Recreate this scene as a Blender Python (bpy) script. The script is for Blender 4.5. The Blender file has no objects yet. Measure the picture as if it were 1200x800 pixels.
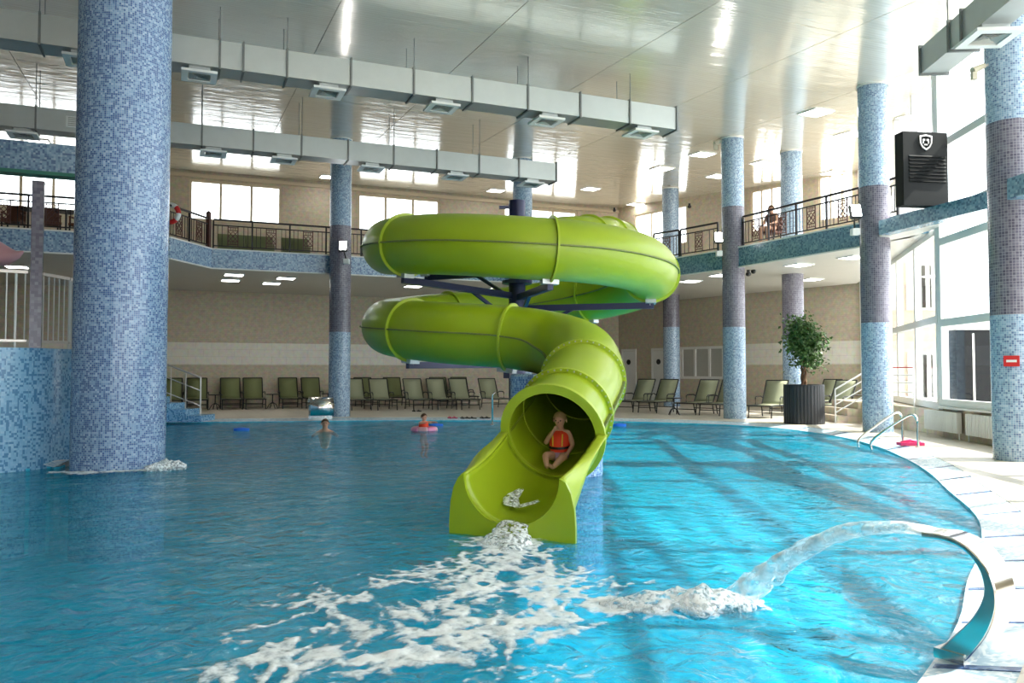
import bpy, bmesh, math, random
from mathutils import Vector, Matrix, noise
from mathutils.geometry import tessellate_polygon

random.seed(7)
scene = bpy.context.scene
COL = scene.collection

# ------------------------------------------------------------------ camera, world, sun, exposure
YAW = math.radians(22.6)
PITCH = math.radians(2.1)
EYE = 1.5
FPX = 950.0
cY, sY = math.cos(YAW), math.sin(YAW)
cam_data = bpy.data.cameras.new('camera')
cam = bpy.data.objects.new('camera', cam_data)
COL.objects.link(cam)
cam.location = (0, 0, EYE)
cam.rotation_euler = (math.radians(90) + PITCH, 0, -YAW)
cam_data.sensor_width = 36
cam_data.lens = 36 * FPX / 1200
cam_data.clip_start = 0.05
cam_data.clip_end = 300
scene.camera = cam

world = bpy.data.worlds.new('world')
scene.world = world
world.use_nodes = True
bg = world.node_tree.nodes['Background']
bg.inputs[0].default_value = (0.93, 0.965, 1.0, 1)
bg.inputs[1].default_value = 3.0

sun_data = bpy.data.lights.new('sun', 'SUN')
sun_data.energy = 7.0
sun_data.angle = math.radians(0.7)
sun_data.color = (1.0, 0.95, 0.87)
sun = bpy.data.objects.new('sun', sun_data)
COL.objects.link(sun)


def W(X, Z, z=0.0):
    """ground coordinates seen from the standpoint (X right, Z ahead) to hall axes"""
    return Vector((cY * X + sY * Z, -sY * X + cY * Z, z))


_sd = W(1.0, -0.06, 1.04)          # towards the sun: through the glazed side
sun.rotation_euler = Vector((-_sd.x, -_sd.y, -_sd.z)).to_track_quat('-Z', 'Y').to_euler()

scene.view_settings.view_transform = 'Standard'
scene.view_settings.look = 'None'
scene.view_settings.gamma = 1
scene.view_settings.use_curve_mapping = False
scene.view_settings.exposure = 0.92


def ray(px, py):
    xr = (px - 600) / FPX
    yr = (400 - py) / FPX
    dZ = math.cos(PITCH) - yr * math.sin(PITCH)
    dz = math.sin(PITCH) + yr * math.cos(PITCH)
    return xr, dZ, dz


def at_z(px, py, z):
    X, Z, d = ray(px, py)
    t = (z - EYE) / d
    return W(X * t, Z * t, z)


def at_d(px, py, D):
    X, Z, d = ray(px, py)
    t = D / Z
    return W(X * t, D, EYE + d * t)


def hit(px, P, Q):
    """where the vertical plane of picture column px meets the ground line P-Q -> distance from P"""
    X = (px - 600) / FPX
    d = W(X, 1)
    e = (Vector(Q[:2]) - Vector(P[:2])).normalized()
    # t*d = P + s*e
    det = -d.x * e.y + d.y * e.x
    s = (d.x * P[1] - d.y * P[0]) / det * 1.0
    return s


def xat(px, y):
    d = W((px - 600) / FPX, 1)
    return d.x / d.y * y


# ------------------------------------------------------------------ mesh helpers
class MB:
    def __init__(self):
        self.v = []
        self.f = []
        self.m = []

    def add(self, vs, fs, mi=0):
        o = len(self.v)
        self.v += [tuple(p) for p in vs]
        self.f += [tuple(i + o for i in f) for f in fs]
        self.m += [mi] * len(fs)
        return self

    def box(self, x0, x1, y0, y1, z0, z1, mi=0):
        return self.add([(x0, y0, z0), (x1, y0, z0), (x1, y1, z0), (x0, y1, z0),
                         (x0, y0, z1), (x1, y0, z1), (x1, y1, z1), (x0, y1, z1)],
                        [(3, 2, 1, 0), (4, 5, 6, 7), (0, 1, 5, 4), (1, 2, 6, 5), (2, 3, 7, 6), (3, 0, 4, 7)], mi)

    def bar(self, a, b, w, h=None, mi=0, up=(0, 0, 1)):
        a = Vector(a); b = Vector(b)
        h = w if h is None else h
        t = (b - a).normalized()
        u = Vector(up)
        if abs(t.dot(u)) > 0.98:
            u = Vector((1, 0, 0))
        s = t.cross(u).normalized() * (w / 2)
        n = s.cross(t).normalized() * (h / 2)
        vs = [a - s - n, a + s - n, a + s + n, a - s + n, b - s - n, b + s - n, b + s + n, b - s + n]
        return self.add(vs, [(0, 1, 2, 3), (7, 6, 5, 4), (0, 4, 5, 1), (1, 5, 6, 2), (2, 6, 7, 3), (3, 7, 4, 0)], mi)

    def tube(self, pts, r, seg=10, caps=True, mi=0, up=(0, 0, 1)):
        pts = [Vector(p) for p in pts]
        n = len(pts)
        rs = r if isinstance(r, (list, tuple)) else [r] * n
        o = len(self.v)
        for i, p in enumerate(pts):
            t = (pts[min(i + 1, n - 1)] - pts[max(i - 1, 0)]).normalized()
            u = Vector(up)
            if abs(t.dot(u)) > 0.97:
                u = Vector((0, 1, 0)) if abs(t.y) < 0.9 else Vector((1, 0, 0))
            s = t.cross(u).normalized()
            k = s.cross(t).normalized()
            for j in range(seg):
                a = 2 * math.pi * j / seg
                self.v.append(tuple(p + (s * math.cos(a) + k * math.sin(a)) * rs[i]))
        for i in range(n - 1):
            for j in range(seg):
                a = o + i * seg + j
                b = o + i * seg + (j + 1) % seg
                self.f.append((a, b, b + seg, a + seg)); self.m.append(mi)
        if caps:
            self.f.append(tuple(o + j for j in reversed(range(seg)))); self.m.append(mi)
            self.f.append(tuple(o + (n - 1) * seg + j for j in range(seg))); self.m.append(mi)
        return self

    def lathe(self, prof, seg=32, mi=0, c=(0, 0, 0), closed=False):
        o = len(self.v)
        n = len(prof)
        for r, z in prof:
            for j in range(seg):
                a = 2 * math.pi * j / seg
                self.v.append((c[0] + r * math.cos(a), c[1] + r * math.sin(a), c[2] + z))
        for i in range(n if closed else n - 1):
            k = (i + 1) % n
            for j in range(seg):
                j2 = (j + 1) % seg
                self.f.append((o + i * seg + j, o + i * seg + j2, o + k * seg + j2, o + k * seg + j)); self.m.append(mi)
        return self

    def ball(self, c, rx, ry, rz, seg=16, rings=10, mi=0):
        c = Vector(c)
        o = len(self.v)
        for i in range(rings + 1):
            th = math.pi * i / rings
            for j in range(seg):
                a = 2 * math.pi * j / seg
                self.v.append((c.x + rx * math.sin(th) * math.cos(a), c.y + ry * math.sin(th) * math.sin(a), c.z - rz * math.cos(th)))
        for i in range(rings):
            for j in range(seg):
                a = o + i * seg + j
                b = o + i * seg + (j + 1) % seg
                self.f.append((a, b, b + seg, a + seg)); self.m.append(mi)
        return self

    def prism(self, poly, z0, z1, ms=0, mt=None, mb=None, holes=()):
        mt = ms if mt is None else mt
        mb = ms if mb is None else mb
        loops = [[Vector((p[0], p[1], 0)) for p in poly]] + [[Vector((p[0], p[1], 0)) for p in h] for h in holes]
        tris = tessellate_polygon(loops)
        flat = [p for l in loops for p in l]
        n = len(flat)
        o = len(self.v)
        self.v += [(p.x, p.y, z0) for p in flat] + [(p.x, p.y, z1) for p in flat]
        for t in tris:
            a, b, c = [flat[i] for i in t]
            if (b - a).cross(c - a).z < 0:
                t = (t[0], t[2], t[1])
            self.f.append((o + t[2], o + t[1], o + t[0])); self.m.append(mb)
            self.f.append((o + n + t[0], o + n + t[1], o + n + t[2])); self.m.append(mt)
        k = 0
        for l in loops:
            for i in range(len(l)):
                a = k + i
                b = k + (i + 1) % len(l)
                self.f.append((o + a, o + b, o + n + b, o + n + a)); self.m.append(ms)
            k += len(l)
        return self

    def mesh(self, name, mats, smooth=False):
        me = bpy.data.meshes.new(name)
        me.from_pydata(self.v, [], self.f)
        for m in (mats if isinstance(mats, (list, tuple)) else [mats]):
            me.materials.append(m)
        me.polygons.foreach_set('material_index', self.m)
        if smooth:
            me.polygons.foreach_set('use_smooth', [True] * len(me.polygons))
            if smooth != 'all':
                me.set_sharp_from_angle(angle=math.radians(smooth if smooth is not True else 40))
        me.update()
        return me

    def build(self, name, mats, parent=None, loc=(0, 0, 0), rz=0.0, smooth=False):
        return inst(name, self.mesh(name, mats, smooth), parent, loc, rz)


def weld(v, f):
    key = {}; nv = []; mp = []
    for p in v:
        k = tuple(round(c, 5) for c in p)
        if k not in key:
            key[k] = len(nv); nv.append(tuple(p))
        mp.append(key[k])
    return nv, [tuple(mp[i] for i in q) for q in f]


def inst(name, me, parent=None, loc=(0, 0, 0), rz=0.0):
    o = bpy.data.objects.new(name, me)
    COL.objects.link(o)
    o.location = loc
    o.rotation_euler = (0, 0, rz) if not isinstance(rz, (tuple, list)) else rz
    o.parent = parent
    return o


def tag(o, label=None, cat=None, group=None, kind=None):
    if label: o['label'] = label
    if cat: o['category'] = cat
    if group: o['group'] = group
    if kind: o['kind'] = kind
    return o


def thing(name, label, cat, loc=(0, 0, 0), rz=0.0, group=None, kind=None):
    o = bpy.data.objects.new(name, None)
    o.empty_display_size = 0.1
    COL.objects.link(o)
    o.location = loc
    o.rotation_euler = (0, 0, rz) if not isinstance(rz, (tuple, list)) else rz
    return tag(o, label, cat, group, kind)


def struct(o):
    o['kind'] = 'structure'
    return o


def copy_tree(o, parent=None):
    c = o.copy()
    COL.objects.link(c)
    c.parent = parent
    for ch in list(o.children):
        copy_tree(ch, c)
    return c


# ------------------------------------------------------------------ materials
def nodemat(name):
    m = bpy.data.materials.new(name)
    m.use_nodes = True
    nt = m.node_tree
    b = nt.nodes['Principled BSDF']
    return m, nt, b


def nn(nt, t, **kw):
    n = nt.nodes.new(t)
    for k, v in kw.items():
        setattr(n, k, v)
    return n


def math_node(nt, op, a, b=None):
    n = nn(nt, 'ShaderNodeMath', operation=op)
    for i, x in enumerate((a, b)):
        if x is None: continue
        if isinstance(x, (int, float)): n.inputs[i].default_value = x
        else: nt.links.new(x, n.inputs[i])
    return n.outputs[0]


def plain(name, col, rough=0.5, metal=0.0, spec=0.5, noise_amt=0.08, scale=8.0, coat=0.0, bump=0.0):
    m, nt, b = nodemat(name)
    b.inputs['Roughness'].default_value = rough
    b.inputs['Metallic'].default_value = metal
    b.inputs['Specular IOR Level'].default_value = spec
    b.inputs['Coat Weight'].default_value = coat
    tc = nn(nt, 'ShaderNodeTexCoord')
    tx = nn(nt, 'ShaderNodeTexNoise')
    tx.inputs['Scale'].default_value = scale
    tx.inputs['Detail'].default_value = 4
    nt.links.new(tc.outputs['Object'], tx.inputs['Vector'])
    mx = nn(nt, 'ShaderNodeMix', data_type='RGBA')
    nt.links.new(tx.outputs['Fac'], mx.inputs['Factor'])
    k = 1 - noise_amt
    mx.inputs['A'].default_value = (col[0] * k, col[1] * k, col[2] * k, 1)
    k = 1 + noise_amt
    mx.inputs['B'].default_value = (min(1, col[0] * k), min(1, col[1] * k), min(1, col[2] * k), 1)
    nt.links.new(mx.outputs['Result'], b.inputs['Base Color'])
    if bump:
        bp = nn(nt, 'ShaderNodeBump')
        bp.inputs['Strength'].default_value = bump
        bp.inputs['Distance'].default_value = 0.02
        nt.links.new(tx.outputs['Fac'], bp.inputs['Height'])
        nt.links.new(bp.outputs[0], b.inputs['Normal'])
    return m


def emit(name, col, strength):
    m, nt, b = nodemat(name)
    b.inputs['Base Color'].default_value = (*col, 1)
    b.inputs['Emission Color'].default_value = (*col, 1)
    b.inputs['Emission Strength'].default_value = strength
    return m


def mosaic(name, stops, tile=0.04, R=None, grout=(0.55, 0.62, 0.7), rough=0.22, gw=0.1):
    """small glass tiles, one random colour per cell; R: wrapped round a column of that radius"""
    m, nt, b = nodemat(name)
    tc = nn(nt, 'ShaderNodeTexCoord')
    sp = nn(nt, 'ShaderNodeSeparateXYZ')
    nt.links.new(tc.outputs['Object'], sp.inputs[0])
    if R:
        ang = math_node(nt, 'ARCTAN2', sp.outputs[1], sp.outputs[0])
        u = math_node(nt, 'MULTIPLY', ang, R / tile)
        v = math_node(nt, 'MULTIPLY', sp.outputs[2], 1 / tile)
        ax = [u, v]
    else:
        ax = [math_node(nt, 'MULTIPLY_ADD', s, 1 / tile) for s in sp.outputs]
        for a in ax: a.node.inputs[2].default_value = 0.37
    cb = nn(nt, 'ShaderNodeCombineXYZ')
    for i, a in enumerate(ax):
        nt.links.new(math_node(nt, 'FLOOR', a), cb.inputs[i])
    wn = nn(nt, 'ShaderNodeTexWhiteNoise', noise_dimensions='3D')
    nt.links.new(cb.outputs[0], wn.inputs['Vector'])
    rp = nn(nt, 'ShaderNodeValToRGB')
    rp.color_ramp.interpolation = 'CONSTANT'
    e = rp.color_ramp.elements
    while len(e) > 1: e.remove(e[-1])
    e[0].position = 0; e[0].color = (*stops[0][1], 1)
    for p, c in stops[1:]:
        q = e.new(p); q.color = (*c, 1)
    nt.links.new(wn.outputs['Value'], rp.inputs[0])
    if R:
        ds = []
        for a in ax:
            f = math_node(nt, 'FRACT', a)
            ds.append(math_node(nt, 'LESS_THAN', f, gw))
        g = math_node(nt, 'MAXIMUM', ds[0], ds[1])
        mx = nn(nt, 'ShaderNodeMix', data_type='RGBA')
        nt.links.new(g, mx.inputs['Factor'])
        nt.links.new(rp.outputs[0], mx.inputs['A'])
        mx.inputs['B'].default_value = (*grout, 1)
        nt.links.new(mx.outputs['Result'], b.inputs['Base Color'])
    else:
        nt.links.new(rp.outputs[0], b.inputs['Base Color'])
    b.inputs['Roughness'].default_value = rough
    return m


BLUE = [(0, (0.07, 0.15, 0.38)), (0.3, (0.11, 0.22, 0.46)), (0.5, (0.24, 0.39, 0.62)), (0.8, (0.32, 0.47, 0.68)), (0.94, (0.42, 0.56, 0.74))]
BLUE2 = [(0, (0.13, 0.20, 0.34)), (0.2, (0.20, 0.31, 0.45)), (0.45, (0.27, 0.40, 0.54)), (0.75, (0.34, 0.47, 0.60)), (0.92, (0.42, 0.53, 0.63))]
POOLB = [(0, (0.10, 0.27, 0.50)), (0.32, (0.25, 0.50, 0.72)), (0.6, (0.29, 0.54, 0.75)), (0.88, (0.35, 0.59, 0.78))]
TEAL = [(0, (0.08, 0.16, 0.24)), (0.25, (0.13, 0.25, 0.34)), (0.55, (0.17, 0.31, 0.40)), (0.85, (0.24, 0.38, 0.46))]
GREY = [(0, (0.11, 0.10, 0.14)), (0.3, (0.145, 0.13, 0.175)), (0.6, (0.17, 0.155, 0.20)), (0.85, (0.20, 0.185, 0.225))]
M = {}
M['mos_big'] = mosaic('blue_mosaic_large_column', BLUE, 0.032, 0.71)
M['mos_col'] = mosaic('blue_mosaic_column', BLUE2, 0.036, 0.355)
M['mos_grey'] = mosaic('grey_mosaic_column', GREY, 0.05, 0.355, grout=(0.32, 0.30, 0.34), gw=0.14)
M['mos_flat'] = mosaic('blue_mosaic_fascia', BLUE2, 0.045)
M['mos_teal'] = mosaic('teal_mosaic_fascia', TEAL, 0.045)
M['mos_tank'] = mosaic('light_blue_mosaic', POOLB, 0.035)
M['mos_greyflat'] = mosaic('grey_mosaic_post', GREY, 0.05)
M['mos_edge'] = mosaic('pale_mosaic_edge', [(0, (0.45, 0.62, 0.75)), (0.4, (0.6, 0.75, 0.85)), (0.7, (0.75, 0.85, 0.9))], 0.03)
M['mos_line'] = mosaic('dark_mosaic_line', [(0, (0.03, 0.08, 0.22)), (0.5, (0.08, 0.16, 0.35))], 0.03)
M['basin'] = mosaic('pool_basin_mosaic', [(0, (0.07, 0.55, 0.74)), (0.35, (0.10, 0.63, 0.80)), (0.75, (0.15, 0.71, 0.86))], 0.08)


def tile_wall(name, c1, c2, mortar, bw=0.30, bh=0.20, bump=0.25, rough=0.5):
    m, nt, b = nodemat(name)
    tc = nn(nt, 'ShaderNodeTexCoord')
    mp = nn(nt, 'ShaderNodeMapping')
    mp.inputs['Rotation'].default_value = (math.radians(90), 0, 0)
    nt.links.new(tc.outputs['Object'], mp.inputs[0])
    br = nn(nt, 'ShaderNodeTexBrick')
    br.offset = 0.5
    br.inputs['Color1'].default_value = (*c1, 1)
    br.inputs['Color2'].default_value = (*c2, 1)
    br.inputs['Mortar'].default_value = (*mortar, 1)
    br.inputs['Scale'].default_value = 1
    br.inputs['Mortar Size'].default_value = 0.008
    br.inputs['Brick Width'].default_value = bw
    br.inputs['Row Height'].default_value = bh
    nt.links.new(mp.outputs[0], br.inputs['Vector'])
    nz = nn(nt, 'ShaderNodeTexNoise')
    nz.inputs['Scale'].default_value = 6
    nz.inputs['Detail'].default_value = 6
    nt.links.new(tc.outputs['Object'], nz.inputs['Vector'])
    mx = nn(nt, 'ShaderNodeMix', data_type='RGBA', blend_type='OVERLAY')
    mx.inputs['Factor'].default_value = 0.45
    nt.links.new(br.outputs['Color'], mx.inputs['A'])
    nt.links.new(nz.outputs['Color'], mx.inputs['B'])
    hs = nn(nt, 'ShaderNodeHueSaturation')
    hs.inputs['Saturation'].default_value = 0.85
    nt.links.new(mx.outputs['Result'], hs.inputs['Color'])
    nt.links.new(hs.outputs[0], b.inputs['Base Color'])
    bp = nn(nt, 'ShaderNodeBump')
    bp.inputs['Strength'].default_value = bump
    bp.inputs['Distance'].default_value = 0.01
    nt.links.new(nz.outputs['Fac'], bp.inputs['Height'])
    nt.links.new(bp.outputs[0], b.inputs['Normal'])
    b.inputs['Roughness'].default_value = rough
    return m


M['wall'] = tile_wall('beige_stone_tile_wall', (0.54, 0.455, 0.32), (0.50, 0.42, 0.29), (0.48, 0.40, 0.28), 0.16, 0.08)
M['band'] = tile_wall('cream_tile_band', (0.74, 0.70, 0.60), (0.72, 0.68, 0.58), (0.62, 0.58, 0.5), 0.6, 0.3, 0.05, 0.35)
M['step'] = tile_wall('beige_step_tile', (0.66, 0.55, 0.38), (0.60, 0.50, 0.34), (0.5, 0.42, 0.3), 0.3, 0.2, 0.1)


def deck_mat():
    m, nt, b = nodemat('deck_tile')
    tc = nn(nt, 'ShaderNodeTexCoord')
    br = nn(nt, 'ShaderNodeTexBrick')
    br.offset = 0
    br.inputs['Color1'].default_value = (0.62, 0.56, 0.47, 1)
    br.inputs['Color2'].default_value = (0.58, 0.52, 0.43, 1)
    br.inputs['Mortar'].default_value = (0.45, 0.4, 0.34, 1)
    br.inputs['Scale'].default_value = 1
    br.inputs['Mortar Size'].default_value = 0.006
    br.inputs['Brick Width'].default_value = 0.4
    br.inputs['Row Height'].default_value = 0.4
    nt.links.new(tc.outputs['Object'], br.inputs['Vector'])
    nt.links.new(br.outputs['Color'], b.inputs['Base Color'])
    b.inputs['Roughness'].default_value = 0.35
    return m


M['deck'] = deck_mat()


def ceiling_mat():
    m, nt, b = nodemat('glossy_slat_ceiling')
    b.inputs['Base Color'].default_value = (0.80, 0.755, 0.67, 1)
    b.inputs['Metallic'].default_value = 0.35
    b.inputs['Roughness'].default_value = 0.16
    b.inputs['Coat Weight'].default_value = 0.6
    b.inputs['Coat Roughness'].default_value = 0.06
    tc = nn(nt, 'ShaderNodeTexCoord')
    wv = nn(nt, 'ShaderNodeTexWave', wave_type='BANDS', bands_direction='Y', wave_profile='SIN')
    wv.inputs['Scale'].default_value = 3.1
    wv.inputs['Distortion'].default_value = 0.0
    nt.links.new(tc.outputs['Object'], wv.inputs['Vector'])
    nz = nn(nt, 'ShaderNodeTexNoise')
    nz.inputs['Scale'].default_value = 1.4
    mp = nn(nt, 'ShaderNodeMapping')
    mp.inputs['Scale'].default_value = (0.5, 2.2, 1)
    nt.links.new(tc.outputs['Object'], mp.inputs[0])
    nt.links.new(mp.outputs[0], nz.inputs['Vector'])
    ad = math_node(nt, 'ADD', math_node(nt, 'MULTIPLY', wv.outputs['Fac'], 0.12), nz.outputs['Fac'])
    bp = nn(nt, 'ShaderNodeBump')
    bp.inputs['Strength'].default_value = 0.22
    bp.inputs['Distance'].default_value = 0.05
    nt.links.new(ad, bp.inputs['Height'])
    nt.links.new(bp.outputs[0], b.inputs['Normal'])
    nt.links.new(bp.outputs[0], b.inputs['Coat Normal'])
    return m


M['ceil'] = ceiling_mat()


def schlick(nt, f0, normal=None):
    lw = nn(nt, 'ShaderNodeLayerWeight'); lw.inputs['Blend'].default_value = 0.5
    if normal: nt.links.new(normal, lw.inputs['Normal'])
    p5 = math_node(nt, 'POWER', lw.outputs['Facing'], 5.0)
    return math_node(nt, 'ADD', math_node(nt, 'MULTIPLY', p5, 1 - f0), f0)


def glass_mat(name, tint=(0.96, 0.98, 0.98)):
    m = bpy.data.materials.new(name)
    m.use_nodes = True
    nt = m.node_tree
    nt.nodes.clear()
    out = nn(nt, 'ShaderNodeOutputMaterial')
    tr = nn(nt, 'ShaderNodeBsdfTransparent'); tr.inputs[0].default_value = (*tint, 1)
    gl = nn(nt, 'ShaderNodeBsdfGlossy'); gl.inputs['Roughness'].default_value = 0.02
    mx = nn(nt, 'ShaderNodeMixShader')
    nt.links.new(schlick(nt, 0.03), mx.inputs[0])
    nt.links.new(tr.outputs[0], mx.inputs[1])
    nt.links.new(gl.outputs[0], mx.inputs[2])
    nt.links.new(mx.outputs[0], out.inputs[0])
    return m


M['glass'] = glass_mat('window_glass')


def water_mat():
    m = bpy.data.materials.new('pool_water')
    m.use_nodes = True
    nt = m.node_tree
    nt.nodes.clear()
    out = nn(nt, 'ShaderNodeOutputMaterial')
    tc = nn(nt, 'ShaderNodeTexCoord')
    n1 = nn(nt, 'ShaderNodeTexNoise'); n1.inputs['Scale'].default_value = 4.5; n1.inputs['Detail'].default_value = 5
    n1.inputs['Distortion'].default_value = 0.8
    nt.links.new(tc.outputs['Object'], n1.inputs['Vector'])
    bp = nn(nt, 'ShaderNodeBump'); bp.inputs['Strength'].default_value = 0.7; bp.inputs['Distance'].default_value = 0.12
    nt.links.new(n1.outputs['Fac'], bp.inputs['Height'])
    tr = nn(nt, 'ShaderNodeBsdfTransparent'); tr.inputs[0].default_value = (0.38, 0.88, 1.0, 1)
    df = nn(nt, 'ShaderNodeBsdfDiffuse'); df.inputs[0].default_value = (0.0, 0.42, 0.62, 1)
    m0 = nn(nt, 'ShaderNodeMixShader'); m0.inputs[0].default_value = 0.42
    gl = nn(nt, 'ShaderNodeBsdfGlossy'); gl.inputs['Roughness'].default_value = 0.04
    mx = nn(nt, 'ShaderNodeMixShader')
    nt.links.new(bp.outputs[0], gl.inputs['Normal'])
    nt.links.new(tr.outputs[0], m0.inputs[1]); nt.links.new(df.outputs[0], m0.inputs[2])
    nt.links.new(schlick(nt, 0.02, bp.outputs[0]), mx.inputs[0])
    nt.links.new(m0.outputs[0], mx.inputs[1]); nt.links.new(gl.outputs[0], mx.inputs[2])
    nt.links.new(mx.outputs[0], out.inputs[0])
    return m


M['water'] = water_mat()


def foam_mat(name, scale=16.0, lo=0.35, hi=0.6, use_attr=True, base=(0.88, 0.92, 0.94), stretch=(1, 1, 1)):
    m = bpy.data.materials.new(name)
    m.use_nodes = True
    nt = m.node_tree
    b = nt.nodes['Principled BSDF']
    b.inputs['Base Color'].default_value = (*base, 1)
    b.inputs['Roughness'].default_value = 0.5
    tc = nn(nt, 'ShaderNodeTexCoord')
    mp = nn(nt, 'ShaderNodeMapping'); mp.inputs['Scale'].default_value = stretch
    nt.links.new(tc.outputs['Object'], mp.inputs[0])
    nz = nn(nt, 'ShaderNodeTexNoise'); nz.inputs['Scale'].default_value = scale; nz.inputs['Detail'].default_value = 5
    nt.links.new(mp.outputs[0], nz.inputs['Vector'])
    mr = nn(nt, 'ShaderNodeMapRange', interpolation_type='SMOOTHSTEP')
    mr.inputs['From Min'].default_value = lo; mr.inputs['From Max'].default_value = hi
    src = nz.outputs['Fac']
    if use_attr:
        at = nn(nt, 'ShaderNodeAttribute'); at.attribute_name = 'foam'
        src = math_node(nt, 'ADD', math_node(nt, 'MULTIPLY', at.outputs['Fac'], 0.75), math_node(nt, 'MULTIPLY', math_node(nt, 'SUBTRACT', nz.outputs['Fac'], 0.5), 1.1))
    nt.links.new(src, mr.inputs['Value'])
    nt.links.new(mr.outputs[0], b.inputs['Alpha'])
    bp = nn(nt, 'ShaderNodeBump'); bp.inputs['Strength'].default_value = 0.4; bp.inputs['Distance'].default_value = 0.03
    nt.links.new(nz.outputs['Fac'], bp.inputs['Height'])
    nt.links.new(bp.outputs[0], b.inputs['Normal'])
    return m


M['foam'] = foam_mat('water_foam', 20, 0.12, 0.85, True, (0.90, 0.93, 0.94))
M['spray'] = foam_mat('white_spray', 26, 0.36, 0.58, False)
M['jet'] = foam_mat('jet_water', 9, 0.30, 0.75, False, (0.85, 0.92, 0.95), (1, 1, 1))

M['green'] = plain('lime_fibreglass', (0.30, 0.405, 0.010), 0.36, 0, 0.4, 0.05, 3, coat=0.12)
M['flange'] = plain('lime_flange', (0.37, 0.47, 0.025), 0.35, 0, 0.5, 0.05, 6)
M['seam'] = plain('pale_seam_strip', (0.17, 0.20, 0.06), 0.6, 0, 0.3, 0.4, 30)
M['navy'] = plain('navy_steel', (0.012, 0.015, 0.06), 0.35, 0.2, 0.5, 0.1)
M['galv'] = plain('galvanised_bracket', (0.55, 0.57, 0.58), 0.4, 0.7, 0.5, 0.15, 20)
M['duct'] = plain('galvanised_duct', (0.50, 0.53, 0.53), 0.4, 0.7, 0.5, 0.06, 5)
M['ductdark'] = plain('duct_flange_steel', (0.20, 0.21, 0.21), 0.45, 0.6, 0.5, 0.1, 9)
M['white'] = plain('white_painted_metal', (0.80, 0.80, 0.78), 0.4, 0, 0.5, 0.03)
M['grille'] = plain('grille_grey', (0.42, 0.41, 0.38), 0.5, 0.2, 0.5, 0.05)
M['frame'] = plain('white_window_frame', (0.78, 0.77, 0.74), 0.4, 0, 0.5, 0.02)
M['framebeige'] = plain('beige_window_frame', (0.62, 0.52, 0.38), 0.45, 0, 0.5, 0.04)
M['soffit'] = plain('soffit_white', (0.66, 0.64, 0.60), 0.28, 0.1, 0.5, 0.04, 3)
M['iron'] = plain('black_wrought_iron', (0.015, 0.012, 0.015), 0.4, 0.4, 0.5, 0.1)
M['orn'] = plain('brown_lattice', (0.10, 0.04, 0.035), 0.5, 0.2, 0.5, 0.1)
M['steel'] = plain('stainless_steel', (0.78, 0.76, 0.72), 0.14, 1.0, 0.5, 0.04, 4)
M['steelmat'] = plain('brushed_rail', (0.60, 0.57, 0.54), 0.3, 0.7, 0.5, 0.06, 8)
M['olive'] = plain('olive_sling', (0.19, 0.21, 0.09), 0.7, 0, 0.3, 0.08, 40)
M['olivelight'] = plain('faded_olive_sling', (0.30, 0.31, 0.20), 0.7, 0, 0.3, 0.08, 40)
M['black'] = plain('black_powder_coat', (0.012, 0.012, 0.012), 0.45, 0.1, 0.5, 0.1)
M['pot'] = plain('charcoal_planter', (0.028, 0.029, 0.032), 0.5, 0, 0.4, 0.1)
M['soil'] = plain('soil', (0.05, 0.03, 0.02), 0.9, 0, 0.2, 0.3, 20)
M['bark'] = plain('bark', (0.16, 0.09, 0.05), 0.8, 0, 0.2, 0.3, 30)
M['leaf'] = plain('leaf', (0.06, 0.13, 0.025), 0.45, 0, 0.5, 0.5, 5)
M['skin'] = plain('skin', (0.60, 0.34, 0.23), 0.5, 0, 0.4, 0.05)
M['hairb'] = plain('brown_hair', (0.09, 0.045, 0.02), 0.6, 0, 0.3, 0.2, 40)
M['hairl'] = plain('fair_hair', (0.40, 0.25, 0.12), 0.6, 0, 0.3, 0.2, 40)
M['orange'] = plain('orange_vest', (0.80, 0.06, 0.02), 0.55, 0, 0.3, 0.06)
M['yellow'] = plain('yellow_stripe', (0.75, 0.55, 0.05), 0.55, 0, 0.3, 0.05)
M['mauve'] = plain('mauve_shorts', (0.38, 0.24, 0.34), 0.7, 0, 0.3, 0.1)
M['pink'] = plain('pink_vinyl', (0.80, 0.25, 0.45), 0.3, 0, 0.5, 0.05)
M['palepink'] = plain('pale_pink_fibreglass', (0.72, 0.38, 0.42), 0.35, 0, 0.5, 0.06, 3)
M['hotpink'] = plain('hot_pink_plastic', (0.75, 0.04, 0.18), 0.4, 0, 0.5, 0.05)
M['bluefl'] = plain('blue_foam', (0.02, 0.18, 0.75), 0.5, 0, 0.4, 0.05)
M['red'] = plain('red_paint', (0.62, 0.02, 0.02), 0.45, 0, 0.5, 0.05)
M['brown'] = plain('brown_wicker', (0.12, 0.05, 0.03), 0.7, 0, 0.3, 0.3, 40)
M['eye'] = plain('eye_dark', (0.02, 0.015, 0.01), 0.3)
M['lip'] = plain('lip', (0.45, 0.14, 0.12), 0.5)
M['brickout'] = tile_wall('pale_brick_outside', (0.70, 0.57, 0.42), (0.66, 0.53, 0.38), (0.6, 0.5, 0.4), 0.3, 0.1, 0.1)
M['darkglass'] = plain('dark_glass_outside', (0.006, 0.007, 0.009), 0.4, 0, 0.15)
M['paving'] = plain('outside_paving', (0.55, 0.54, 0.50), 0.8, 0, 0.3, 0.1)
M['greenedge'] = plain('green_edge_strip', (0.04, 0.20, 0.14), 0.5)
M['cream'] = plain('cream_plastic', (0.55, 0.50, 0.38), 0.5, 0, 0.5, 0.05)
M['led'] = emit('led_panel', (1.0, 0.97, 0.92), 9.0)
M['flood'] = emit('flood_lens', (1.0, 0.98, 0.95), 25.0)
M['curtain'] = plain('blind_grey', (0.42, 0.41, 0.37), 0.8, 0, 0.2, 0.05)

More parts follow.
